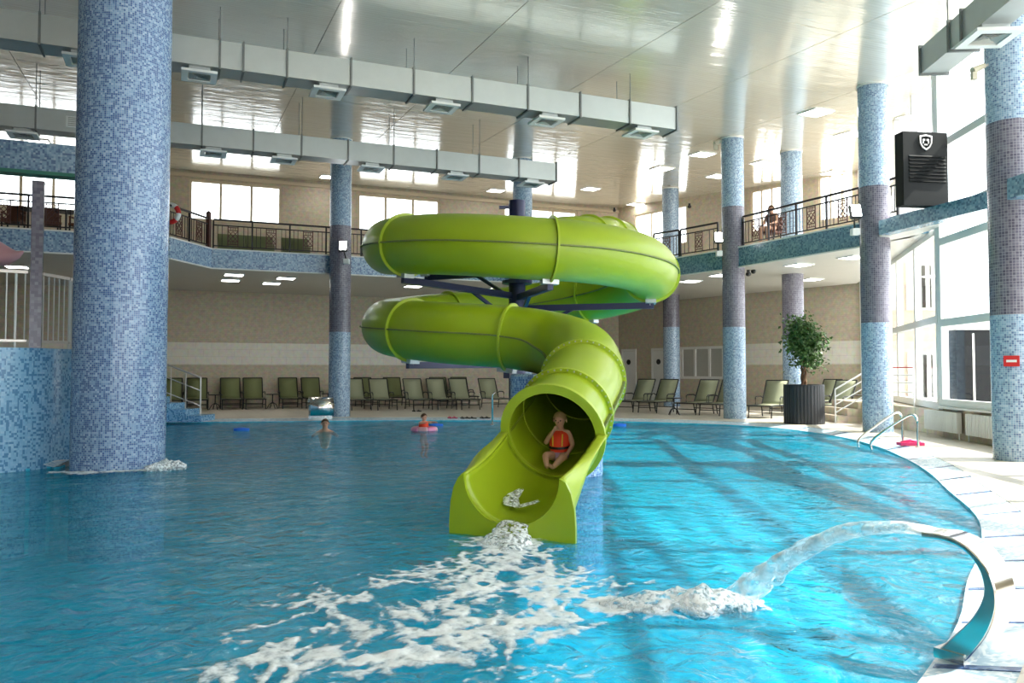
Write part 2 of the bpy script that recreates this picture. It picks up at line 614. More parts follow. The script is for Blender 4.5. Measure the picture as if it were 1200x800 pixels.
# ------------------------------------------------------------------ key lines of the hall (x along the back wall, y towards it)
DECK = 0.0
WATER = -0.10
BALC = 5.4
CEIL0, CEILS = 7.9, 0.052
BACKY = 35.6


def ceil_z(y): return CEIL0 + CEILS * y


def at_ceil(px, py):
    X, Z, d = ray(px, py)
    w = W(X, Z)
    t = (CEIL0 - EYE) / (d - CEILS * w.y)
    return Vector((w.x * t, w.y * t, EYE + d * t))


CORNER = W(5.37, 40.8)
CORNER.y = BACKY
F0 = W(8.39, -4.9)
F1 = W(9.86, 18.6)
F2 = W(13.2, 30.5)

# pool outline, waterline, anticlockwise seen from above, in standpoint coordinates
pool_cam = [(-14.5, 3.2), (-8, 2.3), (-3, 2.3), (0.2, 2.6), (1.35, 3.25), (2.05, 4.16), (2.8, 5.15), (3.45, 6.2), (4.25, 7.4), (5.08, 8.94),
            (5.8, 10.86), (6.5, 12.7), (7.05, 14.5), (7.65, 17.0), (7.9, 19.5), (7.6, 21.8), (6.9, 23.4), (5.2, 24.8), (3.1, 25.7),
            (0, 26.1), (-4.1, 26.1), (-8, 25.5), (-10.9, 24.9), (-10.2, 22.5), (-7.65, 14.2), (-7.75, 13.5), (-8.2, 12.9), (-10.5, 11.6), (-14.5, 10.2)]


def smooth_closed(pts, sub=4):
    out = []
    n = len(pts)
    for i in range(n):
        p0, p1, p2, p3 = [Vector(pts[(i + k) % n]) for k in (-1, 0, 1, 2)]
        for j in range(sub):
            t = j / sub
            out.append(0.5 * ((2 * p1) + (p2 - p0) * t + (2 * p0 - 5 * p1 + 4 * p2 - p3) * t * t + (3 * p1 - p0 - 3 * p2 + p3) * t ** 3))
    return out


pool = [W(p[0], p[1]).xy for p in smooth_closed(pool_cam, 4)]


def offset(poly, d):
    n = len(poly)
    out = []
    for i in range(n):
        a = poly[i - 1]; b = poly[(i + 1) % n]
        t = (b - a).normalized()
        out.append(poly[i] + Vector((t.y, -t.x)) * d)
    return out


pool_out = offset(pool, 0.42)
pool_wide = offset(pool, 0.2)

# ------------------------------------------------------------------ setting: deck, pool, walls, ceiling
outer = [(-22, F0.y), (F0.x + 0.05, F0.y), (F1.x, F1.y), (F2.x + 0.2, F2.y), (CORNER.x + 0.2, BACKY + 0.2), (-22, BACKY + 0.2)]
fl = MB().prism(outer, -0.25, DECK, 0, holes=[[tuple(p) for p in pool_out]])
struct(fl.build('floor', M['deck']))

# sloping mosaic rim between waterline and deck
n = len(pool)
rim = MB()
vs = [(p.x, p.y, -1.45) for p in pool] + [(p.x, p.y, -0.075) for p in pool] + [(p.x, p.y, -0.005) for p in pool_out] + [(p.x, p.y, -0.25) for p in pool_out]
fs = []
for k in range(3):
    for i in range(n):
        j = (i + 1) % n
        fs.append((k * n + i, k * n + j, (k + 1) * n + j, (k + 1) * n + i))
rim.add(vs, fs[n:], 0)
rim.m = [0] * len(rim.f)
rimo = struct(rim.build('pool_rim', M['mos_edge'], smooth=True))
wallm = MB().add([(p.x, p.y, -1.5) for p in pool] + [(p.x, p.y, -0.075) for p in pool], [(i, n + i, n + (i + 1) % n, (i + 1) % n) for i in range(n)])
wallm.prism([tuple(p) for p in pool], -1.55, -1.5)
struct(wallm.build('pool_basin', M['basin']))
# dark tile lines across the rim
for k in range(0, n):
    p = pool[k]; q = pool_out[k]
    X = cY * p.x - sY * p.y; Z = sY * p.x + cY * p.y
    if X > 1.0 and 3.0 < Z < 22 and k % 3 == 0:
        mb = MB()
        e = (q - p).normalized(); s = Vector((-e.y, e.x)) * (0.035 if k % 2 else 0.015)
        a, b = p + e * 0.02, q
        mb.add([(a.x - s.x, a.y - s.y, -0.069), (a.x + s.x, a.y + s.y, -0.069), (b.x + s.x, b.y + s.y, 0.001), (b.x - s.x, b.y - s.y, 0.001),
                (a.x - s.x, a.y - s.y, -0.08), (a.x + s.x, a.y + s.y, -0.08), (b.x + s.x, b.y + s.y, -0.02), (b.x - s.x, b.y - s.y, -0.02)],
               [(0, 1, 2, 3), (7, 6, 5, 4), (0, 4, 5, 1), (1, 5, 6, 2), (2, 6, 7, 3), (3, 7, 4, 0)])
        mb.build('tile_line', M['mos_line'], rimo)


def wave(x, y):
    h = noise.noise(Vector((x * 0.55, y * 0.55, 0.3))) * 0.030
    h += noise.noise(Vector((x * 1.6 + 5, y * 1.6, 1.7))) * 0.016
    h += noise.noise(Vector((x * 3.7, y * 3.7 + 9, 4.2))) * 0.007
    return h


def inside(x, y, poly):
    c = False
    j = len(poly) - 1
    for i in range(len(poly)):
        a = poly[i]; b = poly[j]
        if (a.y > y) != (b.y > y) and x < (b.x - a.x) * (y - a.y) / (b.y - a.y) + a.x:
            c = not c
        j = i
    return c


def water_surface():
    st = 0.15
    xs = [p.x for p in pool_wide]; ys = [p.y for p in pool_wide]
    x0, y0 = min(xs), min(ys)
    nx = int((max(xs) - x0) / st) + 1; ny = int((max(ys) - y0) / st) + 1
    idx = {}
    mb = MB()

    def vid(i, j):
        if (i, j) not in idx:
            x = x0 + i * st; y = y0 + j * st
            idx[(i, j)] = len(mb.v)
            mb.v.append((x, y, WATER + wave(x, y)))
        return idx[(i, j)]
    for j in range(ny):
        yc = y0 + (j + 0.5) * st
        # crossings of this row with the outline
        xsx = []
        k = len(pool_wide) - 1
        for i in range(len(pool_wide)):
            a = pool_wide[i]; b = pool_wide[k]
            if (a.y > yc) != (b.y > yc):
                xsx.append((b.x - a.x) * (yc - a.y) / (b.y - a.y) + a.x)
            k = i
        xsx.sort()
        for a, b in zip(xsx[::2], xsx[1::2]):
            for i in range(max(0, math.ceil((a - x0) / st - 0.5)), int((b - x0) / st - 0.5) + 1):
                mb.f.append((vid(i, j), vid(i + 1, j), vid(i + 1, j + 1), vid(i, j + 1))); mb.m.append(0)
    return mb


wo = water_surface().build('pool_water', M['water'], smooth='all')
tag(wo, 'rippled clear blue water filling the curved indoor pool', 'water', kind='stuff')

# outside ground
struct(MB().box(-40, 90, -40, 90, -1.9, -1.7).build('ground', M['paving']))


def wall(name, P, Q, z0, z1, openings=(), mat='wall', th=0.2, parent=None):
    P = Vector(P[:2]); Q = Vector(Q[:2])
    L = (Q - P).length
    a = math.atan2(Q.y - P.y, Q.x - P.x)
    ss = sorted({0, L} | {s for o in openings for s in o[:2] if 0 < s < L})
    mb = MB()
    for s0, s1 in zip(ss, ss[1:]):
        op = sorted([(o[2], o[3]) for o in openings if o[0] <= s0 + 1e-6 and o[1] >= s1 - 1e-6])
        z = z0
        for za, zb in op:
            if za > z: mb.box(s0, s1, min(0, th), max(0, th), z, za)
            z = zb
        if z < z1: mb.box(s0, s1, min(0, th), max(0, th), z, z1)
    o = mb.build(name, M[mat], parent, (P.x, P.y, 0), a)
    return struct(o), a


WCOUNT = [0]


def window(P, a, s0, s1, z0, z1, nx, rails=(), fw=0.07, mat='frame', depth=0.1, yoff=0.03, blinds=False):
    """a glazed opening set in a wall that starts at P with heading a"""
    WCOUNT[0] += 1
    P = Vector(P[:2])
    e = Vector((math.cos(a), math.sin(a)))
    nrm = Vector((-e.y, e.x))
    b = P + e * s0 + nrm * yoff
    w = thing('window_%d' % WCOUNT[0], None, None, (b.x, b.y, z0), a, kind='structure')
    L = s1 - s0; H = z1 - z0
    f = MB()
    f.box(0, L, 0, depth, 0, fw).box(0, L, 0, depth, H - fw, H).box(0, fw, 0, depth, fw, H - fw).box(L - fw, L, 0, depth, fw, H - fw)
    f.build('frame', M[mat], w)
    zs = [fw] + [r - z0 for r in rails] + [H - fw]
    for i in range(1, nx):
        x = L * i / nx
        MB().box(x - fw / 2, x + fw / 2, 0.005, depth, fw, H - fw).build('mullion', M[mat], w)
    for r in rails:
        MB().box(fw, L - fw, 0.012, depth, r - z0 - fw / 2, r - z0 + fw / 2).build('transom', M[mat], w)
    for i in range(nx):
        xa = L * i / nx + (fw if i == 0 else fw / 2); xb = L * (i + 1) / nx - (fw if i == nx - 1 else fw / 2)
        for k in range(len(zs) - 1):
            za = zs[k] + (fw / 2 if k else 0); zb = zs[k + 1] - (fw / 2 if k < len(zs) - 2 else 0)
            MB().box(xa, xb, depth * 0.45, depth * 0.55, za, zb).build('pane', M['curtain'] if blinds else M['glass'], w)
    return w


# back wall with its row of high windows
BL = Vector((-22, BACKY))
wins = []
for a_, b_ in ((-140, -40), (-20, 96), (219, 328), (418, 515), (590, 677)):
    wins.append((xat(a_, BACKY) + 22, min(xat(b_, BACKY), CORNER.x - 0.3) + 22))
_, aB = wall('wall_back', BL, CORNER, 0, 9.95, [(a_, b_, 7.7, 9.4) for a_, b_ in wins])
for a_, b_ in wins:
    window(BL, aB, a_, b_, 7.7, 9.4, 3, fw=0.1, mat='framebeige')
struct(MB().box(0, CORNER.x + 22, -0.02, 0.0, 1.77, 2.68).build('trim_1', M['band'], None, (BL.x, BL.y, 0)))
struct(MB().box(0, CORNER.x + 22, -0.10, 0.0, 9.48, 9.62).build('trim_2', M['framebeige'], None, (BL.x, BL.y, 0)))

# side wall beyond the corner, with doors and a window below and windows above
s_w0, s_w1 = hit(797, CORNER, F2), hit(848, CORNER, F2)
s_u = [(hit(744, CORNER, F2), hit(806, CORNER, F2)), (hit(882, CORNER, F2), hit(918, CORNER, F2)), (hit(962, CORNER, F2), hit(1003, CORNER, F2))]
ops = [(s_w0, s_w1, 1.15, 2.62)] + [(a_, b_, 7.4, 9.2) for a_, b_ in s_u]
_, aS = wall('wall_side', CORNER, F2, 0, 9.9, ops)
window(CORNER, aS, s_w0, s_w1, 1.15, 2.62, 3, fw=0.12, blinds=True)
for a_, b_ in s_u:
    window(CORNER, aS, a_, b_, 7.4, 9.2, 3, mat='framebeige')
LS = (F2 - CORNER).length
sb0 = hit(868, CORNER, F2)
struct(MB().box(sb0, LS, -0.02, 0, 1.77, 2.66).build('trim_3', M['band'], None, (CORNER.x, CORNER.y, 0), aS))
eS = (F2 - CORNER).normalized()
for k, (pa, pb) in enumerate(((729, 746), (764, 781))):
    sa, sb = hit(pa, CORNER, F2), hit(pb, CORNER, F2)
    b = CORNER + eS * sa
    d = thing('door_%d' % (k + 1), None, None, (b.x, b.y, 0), aS, kind='structure')
    L = sb - sa
    MB().box(0, 0.09, -0.06, -0.001, 0, 2.6).box(L - 0.09, L, -0.06, -0.001, 0, 2.6).box(0.09, L - 0.09, -0.06, -0.001, 2.48, 2.6).build('door_frame', M['frame'], d)
    MB().box(0.10, L - 0.10, -0.04, -0.002, 0.01, 2.47).build('door_leaf', M['white'], d)
    MB().lathe([(0.001, -0.02), (0.13, -0.02), (0.13, 0), (0.001, 0)], 20).build('round_window', M['eye'], d, (L / 2, -0.06, 1.95), (math.radians(90), 0, 0))
    MB().bar((0.2, -0.10, 1.05), (0.34, -0.10, 1.05), 0.03).bar((0.2, -0.1, 1.05), (0.2, -0.03, 1.05), 0.03).build('door_handle', M['steelmat'], d)
# left wall closing the hall, out of the frame
_, aL = wall('wall_left', (-22, F0.y), (-22, BACKY), 0, 9.8)

wall('wall_front', F0, (-22, F0.y), 0, 8.2, [(k * 6.0 + 1.5, k * 6.0 + 5.5, 1.0, 4.6) for k in range(2)])  # unseen wall behind the camera, added to cut fill light; its openings temper that

# glazed facade on the right
def facade(P, Q, panes, z0, z1, rails, sill=None, name='facade'):
    P = Vector(P[:2]); Q = Vector(Q[:2])
    a = math.atan2(Q.y - P.y, Q.x - P.x)
    L = (Q - P).length
    return window(P, a, 0, L, z0, z1, panes, rails, fw=0.17, depth=0.16, yoff=-0.08), a, L


_, aF1 = wall('wall_right', F0, F1, 0, 0.66, mat='wall', th=-0.25)
facade(F0, F1, 10, 0.70, 8.75, (2.6, 4.45, 5.1, 6.65))
facade(F1, F2, 5, 0.62, 9.1, (2.7, 4.75, 7.0))
_, _a = wall('wall_landing', F1, F2, 0, 0.62, mat='step', th=-0.25)
eF = (F1 - F0).normalized()
LF = (F1 - F0).length
struct(MB().box(0, LF, -0.25, 0.16, 0.66, 0.70).build('trim_4', M['frame'], None, (F0.x, F0.y, 0), aF1))

# ceiling: glossy panels on a gentle slope
ce = thing('ceiling', None, None, (0, 0, CEIL0), (math.atan(CEILS), 0, 0), kind='structure')
pm = MB().box(0.008, 3.292, 0.004, 3.296, 0, 0.04).mesh('ceiling_panel', M['ceil'])
x_first = 2.9 - 3.3 * 8
G0 = F0 - (F1 - F0).normalized() * 1.0


def inside_hall(x, y, m=0.12):
    for P, Q in ((G0, F1), (F1, F2), (F2, CORNER)):
        if min(P.y, Q.y) <= y <= max(P.y, Q.y) or (Q is CORNER and y > Q.y) or (P is G0 and y < P.y):
            xx = P.x + (Q.x - P.x) * (y - P.y) / (Q.y - P.y)
            if Q is CORNER and y < F2.y: continue
            return x <= xx + m
    return True


for i in range(15):
    for j in range(-2, 11):
        x0, y0 = x_first + 3.3 * i, 3.3 * j - 0.4
        cs = [inside_hall(x0 + a * 3.3, y0 + b * 3.3) for a in (0, 1) for b in (0, 1)]
        if all(cs):
            inst('ceiling_panel', pm, ce, (x0, y0, 0))
        elif any(cs):                      # cut to the glazed side
            bm = bmesh.new(); bm.from_mesh(pm)
            yc = y0 + 1.65
            P, Q = (G0, F1) if yc < F1.y else ((F1, F2) if yc < F2.y else (F2, CORNER))
            t = (Q - P).normalized()
            bmesh.ops.bisect_plane(bm, geom=bm.verts[:] + bm.edges[:] + bm.faces[:], plane_co=(P.x - x0 + t.y * 0.1, P.y - y0 - t.x * 0.1, 0), plane_no=(t.y, -t.x, 0), clear_outer=True)
            if len(bm.faces) > 2:
                me = bpy.data.meshes.new('ceiling_panel'); bm.to_mesh(me); me.materials.clear(); me.materials.append(M['ceil'])
                inst('ceiling_panel', me, ce, (x0, y0, 0))
            bm.free()
roof = [(-23, G0.y), (G0.x + 0.1, G0.y), (F1.x + 0.12, F1.y), (F2.x + 0.2, F2.y), (CORNER.x + 0.2, BACKY + 0.4), (-23, BACKY + 0.4)]
struct(MB().prism(roof, 0.05, 0.3).build('roof_deck', M['ductdark'], None, (0, 0, CEIL0), (math.atan(CEILS), 0, 0)))

# balcony slab
bal = [(-21.9, 25.75), (-0.17, 25.65), (1.05, 27.55), (14.5, 27.65), (16.0, 23.6), (16.4, 21.6), (16.75, 16.1), tuple(W(9.85, 19.4).xy),
       tuple((F1 + (F2 - F1) * 0.05).xy), (F2.x - 0.25, F2.y), (CORNER.x - 0.1, BACKY - 0.05), (-21.9, BACKY - 0.05)]
sl = MB()
sl.prism(bal, BALC - 0.6, BALC, 0, 1, 2)
for i, f in enumerate(sl.f):
    if sl.m[i] == 0 and len(f) == 4:
        c = sum((Vector(sl.v[k]) for k in f), Vector()) / 4
        if c.x > 15: sl.m[i] = 3
struct(sl.build('balcony_slab', [M['mos_flat'], M['deck'], M['soffit'], M['mos_teal']]))


def edge_trim(name, pts, z, w=0.06, h=0.04):
    mb = MB()
    for a, b in zip(pts, pts[1:]):
        mb.bar((a[0], a[1], z), (b[0], b[1], z), w, h)
    return struct(mb.build(name, M['frame']))


edge_trim('trim_5', bal[:7], BALC + 0.02)
edge_trim('trim_6', bal[:7], BALC - 0.61)


def beam(name, P, Q, z0, z1, w, mat):
    P = Vector(P[:2]); Q = Vector(Q[:2])
    a = math.atan2(Q.y - P.y, Q.x - P.x)
    L = (Q - P).length
    return struct(MB().box(0, L, -w / 2, w / 2, z0, z1).build(name, M[mat], None, (P.x, P.y, 0), a))


beam('beam_right', W(8.98, 19.45), W(9.72, 16.3), 4.78, 5.12, 0.3, 'mos_teal')
struct(MB().prism([tuple(W(*q).xy) for q in ((8.98, 19.5), (9.70, 16.4), (9.78, 18.5), (9.86, 20.0), (9.3, 21.2))], 4.80, 5.11, 0).build('gallery_end_slab', M['soffit']))
beam('beam_near', W(8.45, 13.5), W(8.75, 9.0), 4.37, 4.72, 0.3, 'mos_teal')
# blue mosaic beam high on the left, ending behind the large column
pL, pR = at_d(-260, 172, 17.0), at_d(130, 190, 19.0)
bl = beam('beam_left', (pL.x - 6, pR.y), (pR.x, pR.y), EYE + 4.55, EYE + 5.20, 0.35, 'mos_flat')
MB().box(0, (pR.x - pL.x + 6), -0.2, 0.2, EYE + 4.47, EYE + 4.55).build('edge_strip', M['greenedge'], bl)

# raised mosaic platform on the left with its stairs
plat = [W(-14.5, 10.05).xy, W(-10.5, 11.45).xy, W(-8.2, 12.75).xy, W(-7.72, 13.4).xy, W(-7.6, 14.2).xy, W(-10.1, 22.5).xy, W(-10.75, 24.95).xy, W(-14, 25.0).xy, W(-20, 16).xy]
PLZ = 1.88
struct(MB().prism([tuple(p) for p in plat], -1.5, PLZ).build('platform', M['mos_tank'], smooth=30))

# ------------------------------------------------------------------ columns
def column(name, base, r, zt, bands, label, group=None, seg=40):
    t = thing(name, label, 'column', (base.x, base.y, base.z), 0, group)
    z = 0
    for nm, z1, mk in bands:
        MB().lathe([(r, z), (r, z1)], seg).build(nm, M[mk], t, smooth='all')
        z = z1
    MB().lathe([(r + 0.02, zt - 0.06), (r + 0.02, zt)], seg).build('collar', M['frame'], t, smooth='all')
    return t


def gallery_column(px, Z, label, zb, zg):
    p = W((px - 600) / FPX * Z, Z)
    zt = ceil_z(p.y)
    return column('column', p, 0.355, zt, [('lower_band', zb, 'mos_col'), ('middle_band', zg, 'mos_grey'), ('upper_band', zt, 'mos_col')], label), p


def col_on_y(px, y):
    x = xat(px, y)
    return sY * x + cY * y


Z398 = col_on_y(398, 27.2)
colA, pA = gallery_column(398, Z398, 'mosaic column with grey middle band and floodlight in front of green loungers', 2.8, 6.35)
colB, pB = gallery_column(612.5, col_on_y(612, 27.2), 'mosaic column rising behind the green slide and navy pole', 2.8, 6.35)
colC, pC = gallery_column(787, 35.0, 'slender far mosaic column beside the white doors', 3.4, 5.6)
colD, pD = gallery_column(860.5, 25.9, 'mosaic column with grey middle band between the planter and wall window', 2.9, 6.75)
colE, pE = gallery_column(930, 27.6, 'mosaic column standing directly behind the potted tree', 2.6, 5.3)
colF, pF = gallery_column(1027.5, 20.2, 'mosaic column beside the pool ladder and black louvred cabinet', 2.7, 6.1)
colG, pG = gallery_column(1189, 13.8, 'mosaic column bearing the red sign beside the radiators', 2.45, 5.75)

pBig = W((141 - 600) / FPX * 13.45, 13.45, -1.5)
zt = ceil_z(pBig.y) + 1.5
column('column', pBig, 0.715, zt, [('shaft', zt, 'mos_big')], 'massive blue mosaic column standing in the pool with foam round its foot', seg=64)
pPed = W(0.70, 12.85, -1.5)
pd_ = thing('pedestal', 'short blue mosaic pillar in the pool under the lime slide bend', 'pillar', tuple(pPed))
MB().lathe([(0.73, 0), (0.73, 2.92), (0.70, 2.96), (0.001, 2.96)], 56).build('shaft', M['mos_big'], pd_, smooth=35)

# ------------------------------------------------------------------ the slide
def sstep(a, b, x):
    t = max(0.0, min(1.0, (x - a) / (b - a)))
    return t * t * (3 - 2 * t)


def catmull(P, n=14):
    out = []
    for i in range(len(P) - 1):
        p0 = P[max(i - 1, 0)]; p1 = P[i]; p2 = P[i + 1]; p3 = P[min(i + 2, len(P) - 1)]
        for j in range(n):
            t = j / n
            out.append(0.5 * ((2 * p1) + (p2 - p0) * t + (2 * p0 - 5 * p1 + 4 * p2 - p3) * t * t + (3 * p1 - p0 - 3 * p2 + p3) * t ** 3))
    out.append(P[-1].copy())
    return out


CX, CZ, RH = 0.15, 15.95, 2.55
poleP = W(0.10, 15.95, -1.5)


def loop_pt(ang, z, r=RH):      # ang measured from the near side, towards the right
    return (CX + r * math.sin(ang), CZ - r * math.cos(ang), z)


ctrl = [(4.5, 29.6, 6.05), (3.6, 26.0, 5.62), (2.98, 22.6, 5.2), (2.1, 19.6, 4.72)]
for deg, z in ((-205, 4.48), (-180, 4.38), (-150, 4.28), (-120, 4.10), (-90, 3.93), (-60, 3.78), (-30, 3.66), (0, 3.55), (30, 3.50), (60, 3.44), (90, 3.36), (120, 3.24),
               (150, 3.10), (180, 2.94), (210, 2.76), (240, 2.58), (270, 2.40), (300, 2.27), (330, 2.15), (356, 2.06)):
    ctrl.append(loop_pt(math.radians(deg), z))
N_R4 = len(ctrl) - 1
ctrl += [(0.66, 13.02, 1.93), (1.0, 12.3, 1.76), (1.03, 11.4, 1.56), (0.88, 10.4, 1.30), (0.66, 9.65, 1.04), (0.45, 9.05, 0.80)]
path = catmull([Vector(c) for c in ctrl], 8)
NP = 8
RT = 0.52
slide = thing('water_slide', 'bright lime green spiral tube water slide ending over the pool', 'slide', tuple(poleP))


def SW(p):  # standpoint coordinates -> local to the slide root
    w = W(p[0], p[1], p[2])
    return Vector((w.x - poleP.x, w.y - poleP.y, w.z - poleP.z))


lp = [SW(p) for p in path]


def frame_at(i):
    t = (lp[min(i + 1, len(lp) - 1)] - lp[max(i - 1, 0)]).normalized()
    s = t.cross(Vector((0, 0, 1))).normalized()
    u = s.cross(t).normalized()
    return lp[i], t, s, u


def ringpts(i, r, seg=40):
    p, t, s, u = frame_at(i)
    return [p + (s * math.cos(2 * math.pi * k / seg) + u * math.sin(2 * math.pi * k / seg)) * r for k in range(seg)]


def ring_index(k): return int(round(k * NP))


# joints between tube sections (control-point indices)
first_loop = 4
joint_k = [0, 1.6, 2.6, 3.4, 5.0, 6.8, 9.3, 11.4, 13.75, 15.75, 18.3, 21.35, N_R4 - 0.02, N_R4 + 3.7, N_R4 + 5.15, N_R4 + 6]
joint_i = [min(ring_index(k), len(lp) - 1) for k in joint_k]
SEG = 40
for a, b in zip(joint_i, joint_i[1:]):
    mb = MB()
    for i in range(a, b + 1):
        mb.v += [tuple(v) for v in ringpts(i, RT, SEG)]
    for i in range(b - a):
        for j in range(SEG):
            j2 = (j + 1) % SEG
            mb.f.append((i * SEG + j, i * SEG + j2, (i + 1) * SEG + j2, (i + 1) * SEG + j)); mb.m.append(0)
    sec = mb.build('tube_section', M['green'], slide, smooth='all')
    for sg in (1, -1):          # bolted side seams
        sm = MB()
        for i in range(a, b):
            p, t, s, u = frame_at(i); p2, t2, s2, u2 = frame_at(i + 1)
            q = [p + s * sg * (RT - 0.01) - u * 0.012, p + s * sg * (RT + 0.035) - u * 0.012, p + s * sg * (RT + 0.035) + u * 0.012, p + s * sg * (RT - 0.01) + u * 0.012]
            q2 = [p2 + s2 * sg * (RT - 0.01) - u2 * 0.012, p2 + s2 * sg * (RT + 0.035) - u2 * 0.012, p2 + s2 * sg * (RT + 0.035) + u2 * 0.012, p2 + s2 * sg * (RT - 0.01) + u2 * 0.012]
            sm.add(q + q2, [(0, 4, 5, 1), (1, 5, 6, 2), (2, 6, 7, 3)])
        sm.build('side_seam', M['seam'], sec)


def flange(i, r0, r1, w, mat, name='flange'):
    p, t, s, u = frame_at(i)
    mb = MB()
    prof = [(r0, -w / 2), (r1, -w / 2), (r1, w / 2), (r0, w / 2)]
    for r, d in prof:
        for k in range(SEG):
            an = 2 * math.pi * k / SEG
            mb.v.append(tuple(p + t * d + (s * math.cos(an) + u * math.sin(an)) * r))
    for q in range(4):
        q2 = (q + 1) % 4
        for k in range(SEG):
            k2 = (k + 1) % SEG
            mb.f.append((q * SEG + k, q * SEG + k2, q2 * SEG + k2, q2 * SEG + k)); mb.m.append(0)
    return mb.build(name, M[mat], slide, smooth=40)


for i in joint_i[:-1]:
    flange(i, RT - 0.01, RT + 0.05, 0.036, 'flange')
# bolts on the two flanges near the mouth
for i in joint_i[-3:-1]:
    p, t, s, u = frame_at(i)
    mb = MB()
    for k in range(44):
        an = 2 * math.pi * k / 44
        d = s * math.cos(an) + u * math.sin(an)
        mb.bar(p + d * (RT + 0.03) - t * 0.035, p + d * (RT + 0.03) + t * 0.035, 0.016)
    tag(mb.build('bolts', M['galv'], slide), kind='stuff')
iM = len(lp) - 1
flange(iM, RT - 0.02, RT + 0.085, 0.05, 'flange', 'mouth_ring')

# open chute running down to the water
pM, tM, sM, uM = frame_at(iM)
pE_ = SW((0.0, 7.95, 0.47))
dirv = (pE_ - pM)
horiz = Vector((dirv.x, dirv.y, 0)).normalized()
sE = horiz.cross(Vector((0, 0, 1))).normalized()
NS, NA = 12, 24
chu = MB(); rimL = MB()
rows = []
for i in range(NS + 1):
    f = i / NS
    e = f * f * (3 - 2 * f)
    c = pM.lerp(pE_, f) - Vector((0, 0, 0.05 * math.sin(math.pi * f)))
    s = sM.lerp(sE, e).normalized()
    up = uM.lerp(Vector((0, 0, 1)), e).normalized()
    r = RT + (0.50 - RT) * f
    rows.append((c, s, up, r))
    for k in range(NA + 1):
        an = math.pi + math.pi * k / NA
        chu.v.append(tuple(c + s * math.cos(an) * r + up * math.sin(an) * r * (1.0 - 0.06 * f)))
for i in range(NS):
    for k in range(NA):
        a = i * (NA + 1) + k
        chu.f.append((a, a + 1, a + NA + 2, a + NA + 1)); chu.m.append(0)
ch = chu.build('chute', M['green'], slide, smooth='all')
sol = ch.modifiers.new('thickness', 'SOLIDIFY'); sol.thickness = 0.03; sol.offset = 1 if False else -1
for sg in (1, -1):
    rm = MB()
    for i in range(NS):
        q = []
        for fi, (c, s, up, r) in ((i / NS, rows[i]), ((i + 1) / NS, rows[i + 1])):
            wd = 0.10 + 0.10 * sstep(0, 0.7, fi) - 0.04 * sstep(0.8, 1.0, fi)
            if sg < 0: wd = 0.10 - 0.05 * sstep(0.3, 1.0, fi)
            dp = 0.015 + 0.44 * sstep(0.3, 1.0, fi) ** 1.4
            for k in range(6):
                an = math.pi / 2 * k / 5
                q.append(c + s * sg * (r - 0.005 + wd * math.sin(an)) + up * (0.012 - dp * (1 - math.cos(an))))
        rm.add(q, [(k, k + 1, k + 7, k + 6) for k in range(5)])
    rm.v, rm.f = weld(rm.v, rm.f)
    rmo = rm.build('chute_rim', M['flange'], slide, smooth='all')
    rs_ = rmo.modifiers.new('thickness', 'SOLIDIFY'); rs_.thickness = 0.03; rs_.offset = 0
# end plate with its U-shaped cut
zb = (WATER - 0.03) - poleP.z
c, s, up, r = rows[-1]
ring_in = [c + s * math.cos(math.pi + math.pi * k / NA) * r + Vector((0, 0, math.sin(math.pi + math.pi * k / NA) * r * 0.94)) for k in range(NA + 1)]
HWp = 0.66
outl = []
for k in range(NA + 1):
    f = k / NA
    # walk round the outside: left edge down, bottom, right edge up
    g_ = min(f, 1 - f)
    sd = -1 if f < 0.5 else 1
    if g_ < 0.3:
        h_ = g_ / 0.3
        if h_ < 0.55:                      # rounded shoulder
            an = math.radians(90) * h_ / 0.55
            q = c + s * sd * (r + (HWp - r) * math.sin(an)); z = c.z + 0.012 - 0.455 * (1 - math.cos(an))
        else:
            q = c + s * sd * HWp; z = c.z - 0.443 + (zb - c.z + 0.443) * (h_ - 0.55) / 0.45
    else: q = c + s * (-HWp + 2 * HWp * (f - 0.3) / 0.4); z = zb
    outl.append(Vector((q.x, q.y, z)))
pl = MB()
th = horiz * 0.045
for off in (Vector((0, 0, 0)), th):
    pl.v += [tuple(v + off) for v in ring_in] + [tuple(v + off) for v in outl]
m_ = NA + 1
for k in range(NA):
    pl.f.append((2 * m_ + k, 2 * m_ + k + 1, 3 * m_ + k + 1, 3 * m_ + k)); pl.m.append(0)
    pl.f.append((k, m_ + k, m_ + k + 1, k + 1)); pl.m.append(0)
    pl.f.append((k, k + 1, 2 * m_ + k + 1, 2 * m_ + k)); pl.m.append(0)
    pl.f.append((m_ + k, 3 * m_ + k, 3 * m_ + k + 1, m_ + k + 1)); pl.m.append(0)
pl.f.append((0, 2 * m_, 3 * m_, m_)); pl.m.append(0)
pl.f.append((NA, m_ + NA, 3 * m_ + NA, 2 * m_ + NA)); pl.m.append(0)
pl.build('end_plate', M['green'], slide)

# navy mast with arms
PT = 4.85 - poleP.z
MB().lathe([(0.001, PT + 0.02), (0.165, PT + 0.02), (0.165, 0.0)], 24).build('mast', M['navy'], slide, smooth=40)
MB().bar((0, 0, PT - 0.1), tuple(SW((-0.25, 15.85, 4.72))), 0.06).build('mast_hook', M['navy'], slide)


